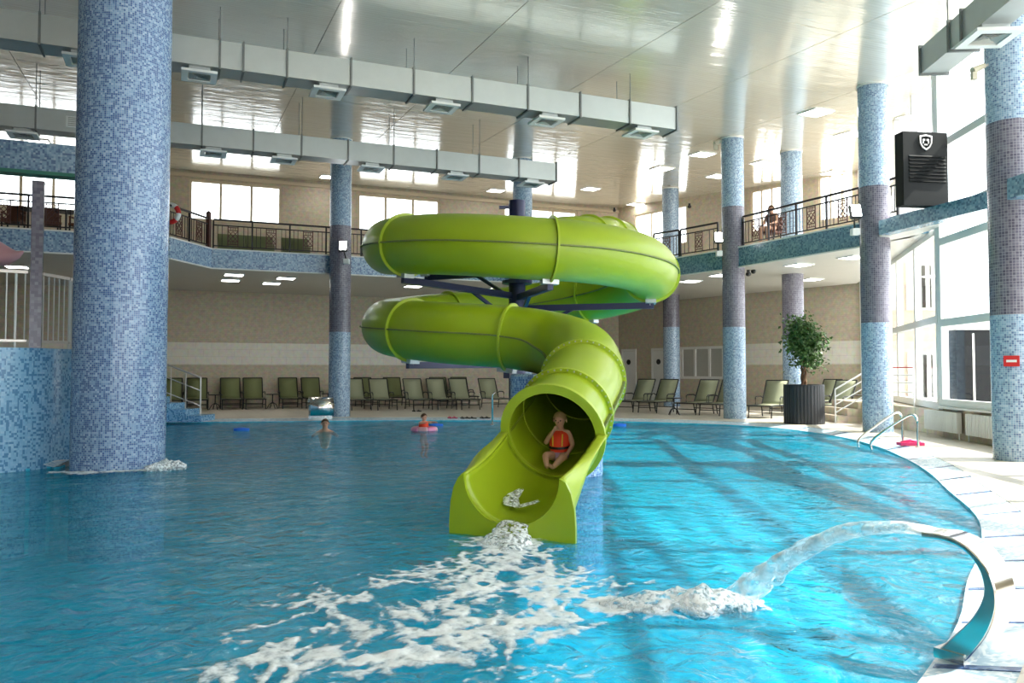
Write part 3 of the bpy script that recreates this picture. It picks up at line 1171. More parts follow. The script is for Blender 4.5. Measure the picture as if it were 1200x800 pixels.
def arm(i, drop, braced, w=0.1):
    p, t, s, u = frame_at(i)
    foot = p - u * (RT + 0.05)
    a = Vector((0, 0, foot.z - drop))
    end = Vector((foot.x, foot.y, foot.z - 0.05))
    d = Vector((end.x, end.y, 0)).normalized()
    mb = MB()
    mb.bar(a + d * 0.12, end + d * 0.06, w, w * 1.2)
    mb.build('support_arm', M['navy'], slide)
    if braced: MB().bar(Vector((0, 0, a.z - 0.5)) + d * 0.15, a + (end - a) * 0.45, 0.06).build('brace', M['navy'], slide)
    MB().bar(foot - t * 0.14 + Vector((0, 0, 0.03)), foot + t * 0.14 + Vector((0, 0, 0.03)), 0.2, 0.09).build('saddle', M['galv'], slide)
    MB().bar(end, foot, 0.08).build('stub', M['galv'], slide)


for k, dr, br_ in ((6.8, 0.12, True), (9.3, 0.2, True), (11.4, 0.02, True), (13.75, 0.08, True), (15.75, 0.05, False), (18.3, 0.1, False), (21.35, 0.03, False), (N_R4 - 0.02, 0.0, False)):
    arm(ring_index(k), dr, br_)
MB().lathe([(0.17, 0), (0.30, 0), (0.30, 0.06), (0.17, 0.06)], 24, closed=True).build('hub_plate', M['navy'], slide, (0, 0, 4.72))
MB().lathe([(0.17, 0), (0.30, 0), (0.30, 0.06), (0.17, 0.06)], 24, closed=True).build('hub_plate', M['navy'], slide, (0, 0, 3.2))
# stub on the pedestal carrying the bend
pp, tt, ss_, uu = frame_at(ring_index(N_R4 + 1.0))
MB().bar(pp - uu * RT, Vector((pp.x, pp.y, 1.45 - poleP.z)), 0.16).build('stub', M['galv'], slide)

# ------------------------------------------------------------------ foam, spray, jet
def seg_d(p, a, b):
    ab = b - a
    t = max(0, min(1, (p - a).dot(ab) / ab.dot(ab)))
    return (p - (a + ab * t)).length, t


plumes = [
    ([(-0.05, 7.75), (0.05, 6.9), (0.28, 6.1), (0.30, 5.6), (0.05, 5.1), (-0.5, 4.75), (-1.25, 4.5)], 0.48, 1.05),
    ([(-0.05, 7.5), (-0.45, 6.7), (-0.9, 6.1), (-1.35, 5.6)], 0.42, 0.8),
    ([(-0.1, 7.2), (-0.1, 6.4), (-0.35, 5.5), (-0.9, 5.0)], 0.5, 0.9),
    ([(1.5, 5.62), (1.1, 5.5), (0.7, 5.55), (0.35, 5.8)], 0.26, 1.15),
    ([(1.25, 5.9), (0.6, 6.2), (0.3, 6.5)], 0.3, 0.6),
    ([(-1.2, 5.4), (-1.6, 5.0)], 0.4, 0.6),
    ([(-0.9, 4.4), (0.3, 4.35)], 0.25, 0.45),
]


def density(X, Z, pl):
    p = Vector((X, Z)); best = 0
    for pts, w, a in pl:
        for q0, q1 in zip(pts, pts[1:]):
            d, _ = seg_d(p, Vector(q0), Vector(q1))
            best = max(best, a * math.exp(-(d / w) ** 2))
    return best


def foam_sheet(name, x0, x1, z0, z1, pl, label, st=0.017, lift=0.008, hole=None):
    nx = int((x1 - x0) / st); nz = int((z1 - z0) / st)
    vals = {}
    for i in range(nx + 1):
        for j in range(nz + 1):
            X = x0 + i * st; Z = z0 + j * st
            if hole and (X - hole[0]) ** 2 + (Z - hole[1]) ** 2 < hole[2] ** 2:
                vals[(i, j)] = 0; continue
            d = density(X, Z, pl)
            if d < 0.06: vals[(i, j)] = 0; continue
            q = Vector((X * 1.0, Z * 0.8, 0))
            wv = noise.noise_vector(q * 1.7) * 0.45
            r1 = 1 - abs(noise.noise(q * 3.2 + wv * 2)) * 2.2
            r2 = 1 - abs(noise.noise(q * 8.0 + wv * 4 + Vector((3, 1, 2)))) * 2.2
            r3 = noise.noise(q * 19 + wv * 6)
            v = 0.45 * r1 + 0.4 * r2 + 0.22 * r3
            th = 1.0 - 0.85 * min(d, 1.15)
            vals[(i, j)] = sstep(th - 0.3, th + 0.45, v)
    mb = MB(); idx = {}; al = []

    def vid(i, j):
        if (i, j) not in idx:
            X = x0 + i * st; Z = z0 + j * st
            w = W(X, Z)
            a = vals[(i, j)]
            idx[(i, j)] = len(mb.v)
            mb.v.append((w.x, w.y, WATER + wave(w.x, w.y) + lift + 0.014 * a * (0.6 + noise.noise(Vector((X * 9, Z * 9, 0))))))
            al.append(a)
        return idx[(i, j)]
    for i in range(nx):
        for j in range(nz):
            if max(vals[(i, j)], vals[(i + 1, j)], vals[(i, j + 1)], vals[(i + 1, j + 1)]) > 0.02:
                mb.f.append((vid(i, j), vid(i + 1, j), vid(i + 1, j + 1), vid(i, j + 1))); mb.m.append(0)
    me = mb.mesh(name, M['foam'], 'all')
    at = me.attributes.new('foam', 'FLOAT', 'POINT')
    at.data.foreach_set('value', al)
    return tag(inst(name, me), label, 'foam', kind='stuff')


foam_sheet('foam', -2.3, 2.1, 3.9, 8.0, plumes, 'lacy white foam spreading over the water below the slide')
Xb, Zb = (141 - 600) / FPX * 13.45, 13.45
foam_sheet('foam', Xb - 0.9, Xb + 1.35, Zb - 1.5, Zb + 0.4, [([(Xb - 0.6, Zb - 0.75), (Xb, Zb - 0.95), (Xb + 0.7, Zb - 0.7), (Xb + 1.0, Zb - 0.2)], 0.2, 1.1)],
           'white foam bubbling round the foot of the large mosaic column', 0.03, 0.03, (Xb, Zb, 0.72))


def lump(name, pts, radii, label, mat='spray', cat='water', rough=0.35, seg=26, sub=6, fl=1.0):
    """a torn body of white water along a path"""
    P = catmull([Vector(p) for p in pts], sub)
    nR = len(P)
    mb = MB()
    for i, p in enumerate(P):
        f = i / (nR - 1) * (len(radii) - 1)
        k = min(int(f), len(radii) - 2)
        r = radii[k] + (radii[k + 1] - radii[k]) * (f - k)
        t = (P[min(i + 1, nR - 1)] - P[max(i - 1, 0)]).normalized()
        s = t.cross(Vector((0, 0, 1)))
        s = s.normalized() if s.length > 0.05 else Vector((1, 0, 0))
        u = s.cross(t).normalized()
        for j in range(seg):
            a = 2 * math.pi * j / seg
            d = s * math.cos(a) + u * math.sin(a) * fl
            q = p + d * r
            q = p + d * r * (1 + rough * noise.noise(q * 7.0) * 2 + rough * noise.noise(q * 18.0))
            mb.v.append(tuple(q))
    for i in range(nR - 1):
        for j in range(seg):
            mb.f.append((i * seg + j, i * seg + (j + 1) % seg, (i + 1) * seg + (j + 1) % seg, (i + 1) * seg + j)); mb.m.append(0)
    return tag(mb.build(name, M[mat], smooth='all'), label, cat, kind='stuff')


def wp(X, Z, z): return tuple(W(X, Z, z))


lump('spilling_water', [wp(0.02, 8.0, 0.01), wp(0.0, 7.9, 0.0), wp(-0.02, 7.76, -0.05), wp(-0.03, 7.5, -0.1), wp(-0.0, 7.2, -0.1)], [0.05, 0.12, 0.17, 0.18, 0.05],
     'white water spilling over the lip of the slide chute', fl=0.45)
lump('chute_water', [wp(0.10, 8.75, 0.24), wp(0.0, 8.55, 0.17), wp(0.05, 8.35, 0.12), wp(0.28, 8.4, 0.17)], [0.02, 0.09, 0.07, 0.02],
     'small white splash of water running down inside the chute', fl=0.3)
lump('splash', [wp(Xb + 0.72, Zb - 0.6, -0.06), wp(Xb + 0.95, Zb - 0.35, -0.02), wp(Xb + 1.2, Zb - 0.2, -0.06)], [0.08, 0.16, 0.06],
     'white splash of bubbling water right beside the large column', fl=0.7)
lump('splash', [wp(1.62, 5.55, -0.08), wp(1.3, 5.5, -0.04), wp(0.95, 5.5, -0.05), wp(0.6, 5.6, -0.09)], [0.09, 0.16, 0.13, 0.04],
     'churning white splash where the fountain jet lands', fl=0.5)

# stainless swan-neck fountain and its jet
dj = Vector((-0.57, 0.82)).normalized()
wj = Vector((dj.y, -dj.x))
Bf = Vector((2.47, 4.42))
fz = at_z
fount_loc = W(Bf.x, Bf.y, 0)
fo = thing('water_fountain', 'curved stainless steel swan-neck water spout on the pool edge', 'fountain', tuple(fount_loc))
prof = [(0.07, -0.05), (-0.01, 0.05), (-0.10, 0.18), (-0.15, 0.32), (-0.13, 0.45), (-0.05, 0.55), (0.06, 0.595), (0.20, 0.595)]
prof = catmull([Vector((p[0], p[1], 0)) for p in prof], 6)
hw = 0.11
mb = MB()
for i, p in enumerate(prof):
    t = (prof[min(i + 1, len(prof) - 1)] - prof[max(i - 1, 0)]).normalized()
    nrm = Vector((-t.y, t.x, 0))
    ht = 0.065 - 0.05 * sstep(0, 0.75, i / (len(prof) - 1))
    sec = []
    for a, b in ((-1, -1), (1, -1), (1, 1), (-1, 1)):
        sz = p + nrm * b * ht
        g = dj * sz.x + wj * (a * hw)
        w = W(Bf.x + g.x, Bf.y + g.y, sz.y)
        sec.append((w.x - fount_loc.x, w.y - fount_loc.y, w.z))
    mb.v += sec
k_ = len(prof)
for i in range(k_ - 1):
    for j in range(4):
        mb.f.append((i * 4 + j, i * 4 + (j + 1) % 4, i * 4 + 4 + (j + 1) % 4, i * 4 + 4 + j)); mb.m.append(0)
mb.f.append((3, 2, 1, 0)); mb.m.append(0)
spo = mb.build('spout', M['steel'], fo, smooth=50)
bv = spo.modifiers.new('bevel', 'BEVEL'); bv.width = 0.008; bv.segments = 2; bv.limit_method = 'ANGLE'
bp_ = MB(); g = dj * 0.06
bp_.box(-0.12, 0.12, -0.08, 0.08, -0.05, 0.002)
bp_.build('base_plate', M['steel'], fo, tuple(W(g.x, g.y, 0)), math.atan2(*reversed(W(wj.x, wj.y).xy)))


def jet():
    P = []
    for k in range(25):
        f = k / 24
        s = 0.17 + 1.36 * f
        z = 0.595 + 0.13 * f - 0.80 * f * f
        q = Bf + dj * s
        P.append(W(q.x, q.y, z))
    mb = MB(); seg = 22
    w3 = W(wj.x, wj.y).normalized()
    for i, p in enumerate(P):
        f = i / 24
        a0 = 0.085 + 0.055 * f; b0 = 0.024 + 0.055 * f
        t = (P[min(i + 1, 24)] - P[max(i - 1, 0)]).normalized()
        u = w3.cross(t).normalized()
        for j in range(seg):
            an = 2 * math.pi * j / seg
            d = w3 * math.cos(an) * a0 + u * math.sin(an) * b0
            q = p + d
            d *= 1 + (0.15 + 0.7 * f * f) * noise.noise(Vector((q.x * 6, q.y * 6, q.z * 14 + j * 0.4)))
            mb.v.append(tuple(p + d))
    for i in range(24):
        for j in range(seg):
            mb.f.append((i * seg + j, i * seg + (j + 1) % seg, (i + 1) * seg + (j + 1) % seg, (i + 1) * seg + j)); mb.m.append(0)
    return mb


tag(jet().build('water_jet', M['jet'], smooth='all'), 'arched jet of clear water from the stainless spout', 'water', kind='stuff')

# ------------------------------------------------------------------ air ducts
def duct(label, P, a, L, w, h, joints, diffs, hang=None, dsize=0.55):
    """P: start, bottom centre; a: heading; joints and diffs: distances along it"""
    t = thing('air_duct', label, 'air duct', tuple(P), a)
    js = sorted(j for j in joints if 0.05 < j < L - 0.05)
    cuts = [0] + js + [L]
    for x0, x1 in zip(cuts, cuts[1:]):
        MB().box(x0 + 0.015, x1 - 0.015, -w / 2, w / 2, 0, h).build('duct_section', M['duct'], t)
    fm = {}
    for x in cuts:
        MB().box(x - 0.02, x + 0.02, -w / 2 - 0.035, w / 2 + 0.035, -0.035, h + 0.035).build('joint_flange', M['ductdark'], t)
    for x in diffs:
        q = dsize / 2
        nk = MB().box(x - q * 0.72, x + q * 0.72, -q * 0.72, q * 0.72, -0.10, 0.0).build('diffuser_neck', M['duct'], t)
        d = MB()
        o_, i_ = q + 0.06, q * 0.78
        d.box(x - o_, x + o_, -o_, -i_, -0.15, -0.10).box(x - o_, x + o_, i_, o_, -0.15, -0.10).box(x - o_, x - i_, -i_, i_, -0.15, -0.10).box(x + i_, x + o_, -i_, i_, -0.15, -0.10)
        df = d.build('diffuser', M['white'], t)
        for k in range(4):
            rr = i_ * (0.95 - 0.24 * k)
            zz = -0.105 - 0.006 * k
            s_ = MB()
            r2 = rr - 0.05
            s_.add([(x - rr, -rr, zz - .03), (x + rr, -rr, zz - .03), (x + rr, rr, zz - .03), (x - rr, rr, zz - .03), (x - r2, -r2, zz), (x + r2, -r2, zz), (x + r2, r2, zz), (x - r2, r2, zz)],
                   [(0, 1, 5, 4), (1, 2, 6, 5), (2, 3, 7, 6), (3, 0, 4, 7)])
            s_.build('louvre', M['grille'], df)
    if hang:
        for x in js[::2]:
            for sg in (1, -1):
                MB().bar((x, sg * (w / 2 + 0.02), -0.04), (x, sg * (w / 2 + 0.02), hang - P[2]), 0.018).build('hanger_rod', M['ductdark'], t)
    return t


XA0 = xat(-60, 17.3)
XA1 = xat(795, 17.0)
jA = [xat(p, 17.0) - XA0 for p in (38, 128, 253, 281, 333, 409, 483.5, 553, 619, 681, 739.5)]
dA = [xat(p, 17.1) - XA0 for p in (90, 229, 383, 520, 645, 757)]
duct('long galvanised air duct with square diffusers ending over the slide', (XA0, 17.3, 7.56), 0, XA1 - XA0, 0.6, 0.55, jA, dA, ceil_z(17.3))
XB0 = xat(-60, 23.0)
XB1 = xat(652, 22.75)
jB = [xat(p, 22.75) - XB0 for p in (36, 130, 233, 294, 351, 406, 460, 511, 561, 608)]
dB = [xat(p, 22.8) - XB0 for p in (20, 247, 331, 435, 535, 625)]
dB_ = duct('galvanised air duct running nearer the back wall above the gallery', (XB0, 23.0, 7.46), 0, XB1 - XB0, 0.55, 0.55, jB, dB, ceil_z(23.0))
xg = xat(85, 22.7) - XB0
gm = MB().box(xg - 0.25, xg + 0.25, -0.30, -0.276, 0.12, 0.40)
gr = gm.build('side_grille', M['white'], dB_)
for k in range(5):
    MB().box(xg - 0.2, xg + 0.2, -0.315, -0.301, 0.155 + 0.048 * k, 0.175 + 0.048 * k).build('louvre', M['grille'], gr)
# duct along the glazed side
pc0 = W(6.98, 13.4)
pc1 = W(6.98 - 0.059 * 12, 1.4)
aC = math.atan2(pc1.y - pc0.y, pc1.x - pc0.x)
duct('short galvanised air duct hanging beside the tall windows', (pc0.x + 0.12, pc0.y, EYE + 5.0), aC, 12, 0.42, 0.44, [1.0, 1.4, 3.0, 4.6, 6.2], [1.75, 4.2, 7.0], ceil_z(8))

# ------------------------------------------------------------------ railings on the gallery
def rail_run(label, A, B, z, newel_end=False, name='balcony_railing'):
    A = Vector(A); B = Vector(B)
    L = (B - A).length
    a = math.atan2(B.y - A.y, B.x - A.x)
    t = thing(name, label, 'railing', (A.x, A.y, z), a)
    MB().box(0, L, -0.03, 0.03, 0.93, 0.985).build('handrail', M['iron'], t)
    MB().box(0, L, -0.018, 0.018, 0.76, 0.795).build('middle_rail', M['iron'], t)
    MB().box(0, L, -0.018, 0.018, 0.09, 0.125).build('bottom_rail', M['iron'], t)
    n_ = max(1, round(L / 1.23))
    l = L / n_
    pm_ = MB().box(-0.025, 0.025, -0.025, 0.025, 0, 0.93).mesh('post', M['iron'])
    bm_ = MB().box(-0.009, 0.009, -0.009, 0.009, 0.125, 0.76).mesh('baluster', M['iron'])
    o = MB()
    hwid = 0.17
    o.box(-hwid, -hwid + 0.03, -0.012, 0.012, 0.125, 0.76).box(hwid - 0.03, hwid, -0.012, 0.012, 0.125, 0.76)
    for zz in (0.165, 0.26, 0.62, 0.72):
        o.box(-hwid + 0.03, hwid - 0.03, -0.012, 0.012, zz, zz + 0.022)
    for zc, hh in ((0.44, 0.16),):
        o.bar((-hwid + 0.03, 0, zc - hh), (hwid - 0.03, 0, zc + hh), 0.022, 0.022).bar((-hwid + 0.03, 0, zc + hh), (hwid - 0.03, 0, zc - hh), 0.022, 0.022)
        o.bar((-hwid + 0.03, 0, zc), (0, 0, zc + hh), 0.018).bar((-hwid + 0.03, 0, zc), (0, 0, zc - hh), 0.018).bar((hwid - 0.03, 0, zc), (0, 0, zc + hh), 0.018).bar((hwid - 0.03, 0, zc), (0, 0, zc - hh), 0.018)
        o.box(-0.03, 0.03, -0.014, 0.014, zc - 0.03, zc + 0.03)
    for xx in (-0.07, 0, 0.07):
        o.box(xx - 0.009, xx + 0.009, -0.009, 0.009, 0.64, 0.72).box(xx - 0.009, xx + 0.009, -0.009, 0.009, 0.18, 0.26)
    om_ = o.mesh('lattice_panel', M['orn'])
    for i in range(n_ + 1):
        inst('post', pm_, t, (l * i, 0, 0))
    for i in range(n_):
        inst('lattice_panel', om_, t, (l * (i + 0.5), 0, 0))
        for f in (0.11, 0.22, 0.78, 0.89):
            inst('baluster', bm_, t, (l * (i + f), 0, 0))
    if newel_end:
        MB().box(L - 0.06, L + 0.06, -0.06, 0.06, 0, 1.15).add([(L - 0.06, -0.06, 1.15), (L + 0.06, -0.06, 1.15), (L + 0.06, 0.06, 1.15), (L - 0.06, 0.06, 1.15), (L, 0, 1.22)],
                                                                    [(0, 1, 4), (1, 2, 4), (2, 3, 4), (3, 0, 4)]).build('newel_post', M['orn'], t)
    return t


RZ = BALC + 0.04
rail_run('black lattice railing in front of the wicker chairs on the gallery', (-12, 25.9), (-0.3, 25.8), RZ)
rail_run('short angled gallery railing with the lifebuoy and tall corner post', (-0.22, 25.8), (0.95, 27.62), RZ, True)
rail_run('long black lattice railing along the gallery behind the slide', (1.1, 27.72), (14.3, 27.8), RZ)
rail_run('black gallery railing turning the corner behind the slide entry', (15.75, 24.65), (16.12, 23.62), RZ)
rail_run('black gallery railing between the slide and the column with a floodlight', (16.13, 23.55), (16.5, 21.95), RZ)
rail_run('black lattice railing in front of the seated person on the gallery', (16.6, 20.8), (16.85, 16.3), RZ)
rail_run('short lattice railing panel between mosaic column and black cabinet', (16.9, 15.95), tuple(W(9.75, 20.35).xy), RZ)

# ------------------------------------------------------------------ lights
def ceiling_light(px, py, zfun, label, group, size=0.6, cat='ceiling light'):
    if zfun is None:
        p = at_ceil(px, py)
        rot = (math.atan(CEILS), 0, 0); q = p.copy(); q.z -= 0.012
    else:
        q = at_z(px, py, zfun); rot = (0, 0, 0); q.z -= 0.012
    t = thing('ceiling_light', label, cat, tuple(q), rot, group)
    h = size / 2
    MB().box(-h, h, -h, -h + 0.04, -0.02, 0.012).box(-h, h, h - 0.04, h, -0.02, 0.012).box(-h, -h + 0.04, -h + 0.04, h - 0.04, -0.02, 0.012).box(h - 0.04, h, -h + 0.04, h - 0.04, -0.02, 0.012).build('frame', M['white'], t)
    MB().box(-h + 0.04, h - 0.04, -h + 0.04, h - 0.04, -0.015, 0.0).build('diffuser', M['led'], t)


for px, py in ((956, 131.5), (1071, 136), (997, 157), (823, 180.5), (894, 190.5), (776, 197), (841, 206), (976, 202), (692, 221), (745, 239), (842, 237.5), (816, 246), (581, 223), (385, 207), (45, 165)):
    ceiling_light(px, py, None, 'square white light panel set in the glossy hall ceiling', 'light panels in the hall ceiling', 0.72)
for px, py in ((274, 321.5), (270, 328), (335, 325.5), (318, 331.5), (484, 335), (581, 338), (809, 329), (845, 322), (936, 310), (950, 327), (1000, 301), (20, 312)):
    ceiling_light(px, py, BALC - 0.6, 'square white light panel under the gallery floor', 'light panels under the gallery', 0.66)


def floodlight(px, py, Z, label):
    p = at_d(px, py, Z)
    t = thing('floodlight', label, 'floodlight', tuple(p), -YAW)
    MB().box(-0.13, 0.13, -0.02, 0.10, -0.17, 0.17).build('housing', M['black'], t, rz=(math.radians(-18), 0, 0))
    MB().box(-0.11, 0.11, -0.032, -0.021, -0.15, 0.15).build('lens', M['flood'], t, rz=(math.radians(-18), 0, 0))
    MB().bar((0, 0.1, -0.1), (0.06, 0.24, -0.42), 0.04).build('bracket', M['black'], t)
    MB().box(-0.02, 0.16, 0.14, 0.32, -0.56, -0.40).build('junction_box', M['white'], t)


floodlight(402, 288, Z398 - 0.62, 'lit floodlight on the column before the green loungers')
floodlight(842, 278, 25.3, 'lit floodlight on the column beside the slide')
floodlight(1003, 247, 19.75, 'lit floodlight on the column beside the black cabinet')


def cam_unit(px, py, Z, label, s=1.0, mat='cream', name='security_camera', cat='camera'):
    p = at_d(px, py, Z)
    t = thing(name, label, cat, tuple(p), -YAW)
    MB().tube([(-0.12 * s, 0, -0.05 * s), (0.12 * s, 0.02, 0.06 * s)], [0.07 * s, 0.05 * s], 14).build('body', M[mat], t, smooth=40)
    MB().box(-0.14 * s, -0.05 * s, -0.04, 0.04, -0.22 * s, -0.08 * s).build('hood', M[mat], t)
    MB().bar((0.1 * s, 0.02, 0.05 * s), (0.26 * s, 0.05, 0.1 * s), 0.05 * s).build('bracket', M['grille'], t)


cam_unit(1147, 80, 13.75, 'cream security camera high on the column with the red sign', 0.9)
cam_unit(843, 166, 25.9, 'small cream speaker high on the column beside the slide', 1.3, 'cream', 'wall_speaker', 'speaker')


def dome(px, py, D, label):
    p = at_d(px, py, D)
    t = thing('security_camera', label, 'camera', tuple(p))
    MB().ball((0, 0, 0), 0.085, 0.085, 0.075).build('dome', M['black'], t, smooth='all')
    MB().lathe([(0.05, 0.04), (0.05, 0.13), (0.001, 0.13)], 16).build('mount', M['black'], t)
    return t


dome(877, 321, 25.6, 'black dome camera under the gallery beside mosaic column')
dome(883, 318, 26.3, 'black dome camera close behind another under the gallery')
dome(720, 246.5, 38.0, 'black dome camera hanging under the ceiling near the back windows')
dome(808, 242, 34.0, 'black dome camera hanging beside the far mosaic column')

# ------------------------------------------------------------------ black louvred cabinet on the gallery
pc = at_d(1086, 258, 17.6)
M['cabinet'] = plain('matt_black_panel', (0.005, 0.006, 0.006), 0.6, 0, 0.2)
cb = thing('louvred_cabinet', 'tall black louvred cabinet with a silver shield emblem on the gallery', 'cabinet', (pc.x, pc.y, 5.12), -YAW + math.radians(8))
MB().box(-0.53, 0.53, 0, 0.3, 0, 1.62).build('body', M['cabinet'], cb)
for k in range(8):
    zl = 0.5 + 0.078 * k
    MB().add([(-0.40, -0.001, zl), (0.47, -0.001, zl), (0.47, -0.04, zl + 0.02), (-0.40, -0.04, zl + 0.02), (0.47, -0.001, zl + 0.055), (-0.40, -0.001, zl + 0.055)],
             [(0, 1, 2, 3), (3, 2, 4, 5), (1, 4, 2), (0, 3, 5)]).build('louvre', M['cabinet'], cb)
sh = [(-0.15, 0.13), (0, 0.16), (0.15, 0.13), (0.145, -0.03), (0.09, -0.13), (0, -0.19), (-0.09, -0.13), (-0.145, -0.03)]
em = MB()
for k in range(8):
    a, b = sh[k], sh[(k + 1) % 8]
    q = [(p[0] * s_, yy, p[1] * s_ + 1.40) for s_, yy in ((1, -0.03), (0.78, -0.03), (1, 0.001)) for p in (a, b)]
    em.add(q, [(0, 1, 3, 2), (0, 4, 5, 1)])
emo = em.build('emblem', M['steelmat'], cb)
e2 = MB()
e2.box(-0.075, -0.02, -0.025, 0.0, 1.42, 1.46).box(0.02, 0.075, -0.025, 0.0, 1.42, 1.46).box(-0.075, -0.05, -0.025, 0, 1.36, 1.42).box(0.05, 0.075, -0.025, 0, 1.36, 1.42).box(-0.04, 0.04, -0.025, 0, 1.32, 1.35)
e2.build('emblem_motif', M['steelmat'], emo)

# ------------------------------------------------------------------ fence and post on the platform
def fence(label, A, B, z, step, n_=None, h=1.28, mat='steelmat'):
    A = Vector(A); B = Vector(B)
    L = (B - A).length
    t = thing('metal_fence', label, 'fence', (A.x, A.y, z), math.atan2(B.y - A.y, B.x - A.x))
    MB().box(0, L, -0.025, 0.025, h - 0.05, h).build('top_rail', M[mat], t)
    MB().box(0, L, -0.02, 0.02, 0.10, 0.14).build('bottom_rail', M[mat], t)
    bm_ = MB().tube([(0, 0, 0.14), (0, 0, h - 0.05)], 0.011, 8).mesh('baluster', M['white'])
    pm_ = MB().tube([(0, 0, 0), (0, 0, h - 0.05)], 0.02, 8).mesh('post', M['white'])
    k = int(L / step)
    for i in range(k + 1):
        inst('post' if i % 9 == 0 else 'baluster', pm_ if i % 9 == 0 else bm_, t, (0.02 + i * step, 0, 0))
    return t


pf0 = W(-8.35, 13.05).xy; pf1 = W(-7.85, 14.4).xy; pf2 = W(-8.6, 17.2).xy
fence('steel fence with white bars left of the square mosaic post', W(-11.2, 11.5).xy, W(-8.0, 13.35).xy, PLZ, 0.13)
fence('steel fence with white bars between square post and large column', W(-7.93, 13.5).xy, W(-7.85, 14.3).xy, PLZ, 0.135)
fence('steel fence with white bars passing behind the large column', W(-7.86, 14.35).xy, W(-10.2, 22.3).xy, PLZ, 0.12)
pp_ = W((41 - 600) / FPX * 13.3, 13.3)
mp_ = thing('mosaic_post', 'square grey mosaic post standing on the raised pool wall', 'post', (pp_.x, pp_.y, PLZ), -YAW + math.radians(25))
MB().box(-0.085, 0.085, -0.085, 0.085, 0, 2.72).build('shaft', M['mos_greyflat'], mp_)
MB().box(-0.09, 0.09, -0.09, 0.09, 2.72, 2.75).build('cap', M['mos_greyflat'], mp_)

# pale pink figure at the edge of the frame, on the platform
pk = W(-9.62, 14.3)
pf = thing('play_figure', 'smooth pale pink play figure with a pointed beak above the fence', 'play figure', (pk.x, pk.y, PLZ + 0.22), -YAW)
mb = MB()
mb.tube([(-0.1, 0, -0.22), (-0.12, 0, 0.5), (-0.05, 0, 1.0), (0.0, 0, 1.35), (0.10, 0, 1.55), (0.40, 0, 1.52), (0.68, 0, 1.43), (0.86, 0, 1.46), (0.96, 0, 1.52)],
        [0.26, 0.2, 0.16, 0.17, 0.24, 0.24, 0.17, 0.07, 0.015], 20, up=(0, 1, 0))
mb.build('body', M['palepink'], pf, smooth='all')

# ------------------------------------------------------------------ stairs
def stairs(name, label, P, a, widths, n_, rise, run, width, mat, cat='stairs'):
    t = thing(name, label, cat, tuple(P), a)
    for i in range(n_):
        MB().box(0, (n_ - i) * run, 0, width, i * rise, (i + 1) * rise).build('step', M[mat], t)
    return t


sp_ = at_z(236, 494, 0)
st_l = thing('stairs', 'light blue mosaic steps leading up beside the large column', 'stairs', tuple(sp_), -YAW)
for i in range(8):
    MB().box(-3.6, -0.0 - 0.47 * i, 0, 1.1, 0.18 * i, 0.18 * (i + 1)).build('step', M['mos_tank'], st_l)
hr = thing('handrail', 'brushed steel handrail on the light blue mosaic steps', 'handrail', tuple(at_z(234, 492, 0)), -YAW)
for k in range(5):
    x = -0.46 * k
    z = 0.18 * (k + 1)
    MB().tube([(x, 0.05, z - 0.02), (x, 0.05, z + (1.15 if k == 0 else 1.1))], 0.025 if k == 0 else 0.014, 8).build('post', M['steelmat'], hr)
for dz, r_ in ((1.12, 0.028), (0.72, 0.016), (0.25, 0.016)):
    MB().tube([(0, 0.05, 0.18 + dz), (-1.9, 0.05, 0.18 + dz + 0.74)], r_, 8).build('rail', M['steelmat'], hr)

# landing and steps by the glazed end
lp0 = W(10.05, 23.5)
ld = [W(10.2, 23.6).xy, W(10.05, 20.6).xy, (F1 + (F2 - F1) * 0.08).xy, (F1 + (F2 - F1) * 0.62).xy, W(10.5, 26.3).xy]
struct(MB().prism([tuple(p) for p in ld], 0, 0.6).build('landing', M['step']))
st_r = thing('stairs', 'beige tiled steps up to the glazed landing beside the column', 'stairs', tuple(W(10.35, 23.6)), math.atan2(*reversed(W(-1, 0.05).xy)))
for i in range(3):
    MB().box(0, 0.3 * (3 - i), -2.2, 0, 0.2 * i, 0.2 * (i + 1)).build('step', M['step'], st_r)
hr2 = thing('handrail', 'white tube handrail rising over the beige steps', 'handrail', tuple(W(9.35, 23.5)), math.atan2(*reversed(W(1, 0.0).xy)))
for x, zb_ in ((0, 0.0), (0.95, 0.6)):
    MB().tube([(x, 0, zb_), (x, 0, zb_ + 0.98)], 0.022, 8).build('post', M['white'], hr2)
for dz in (0.3, 0.53, 0.76, 0.98):
    MB().tube([(0, 0, dz), (0.95, 0, dz + 0.55)], 0.018 if dz < 0.9 else 0.025, 8).build('rail', M['white'], hr2)
hr3 = thing('handrail', 'thin rail along the front of the glazed landing', 'handrail', tuple(W(10.25, 23.2, 0.6)), math.atan2(*reversed(W(0.02, -1).xy)))
for x in (0, 1.2, 2.4):
    MB().tube([(x, 0, 0), (x, 0, 1.0)], 0.02, 8).build('post', M['white'], hr3)
for dz in (0.35, 0.6, 0.8, 1.0):
    MB().tube([(0, 0, dz), (2.4, 0, dz)], 0.014, 8).build('rail', M['red'] if dz > 0.9 else M['white'], hr3)

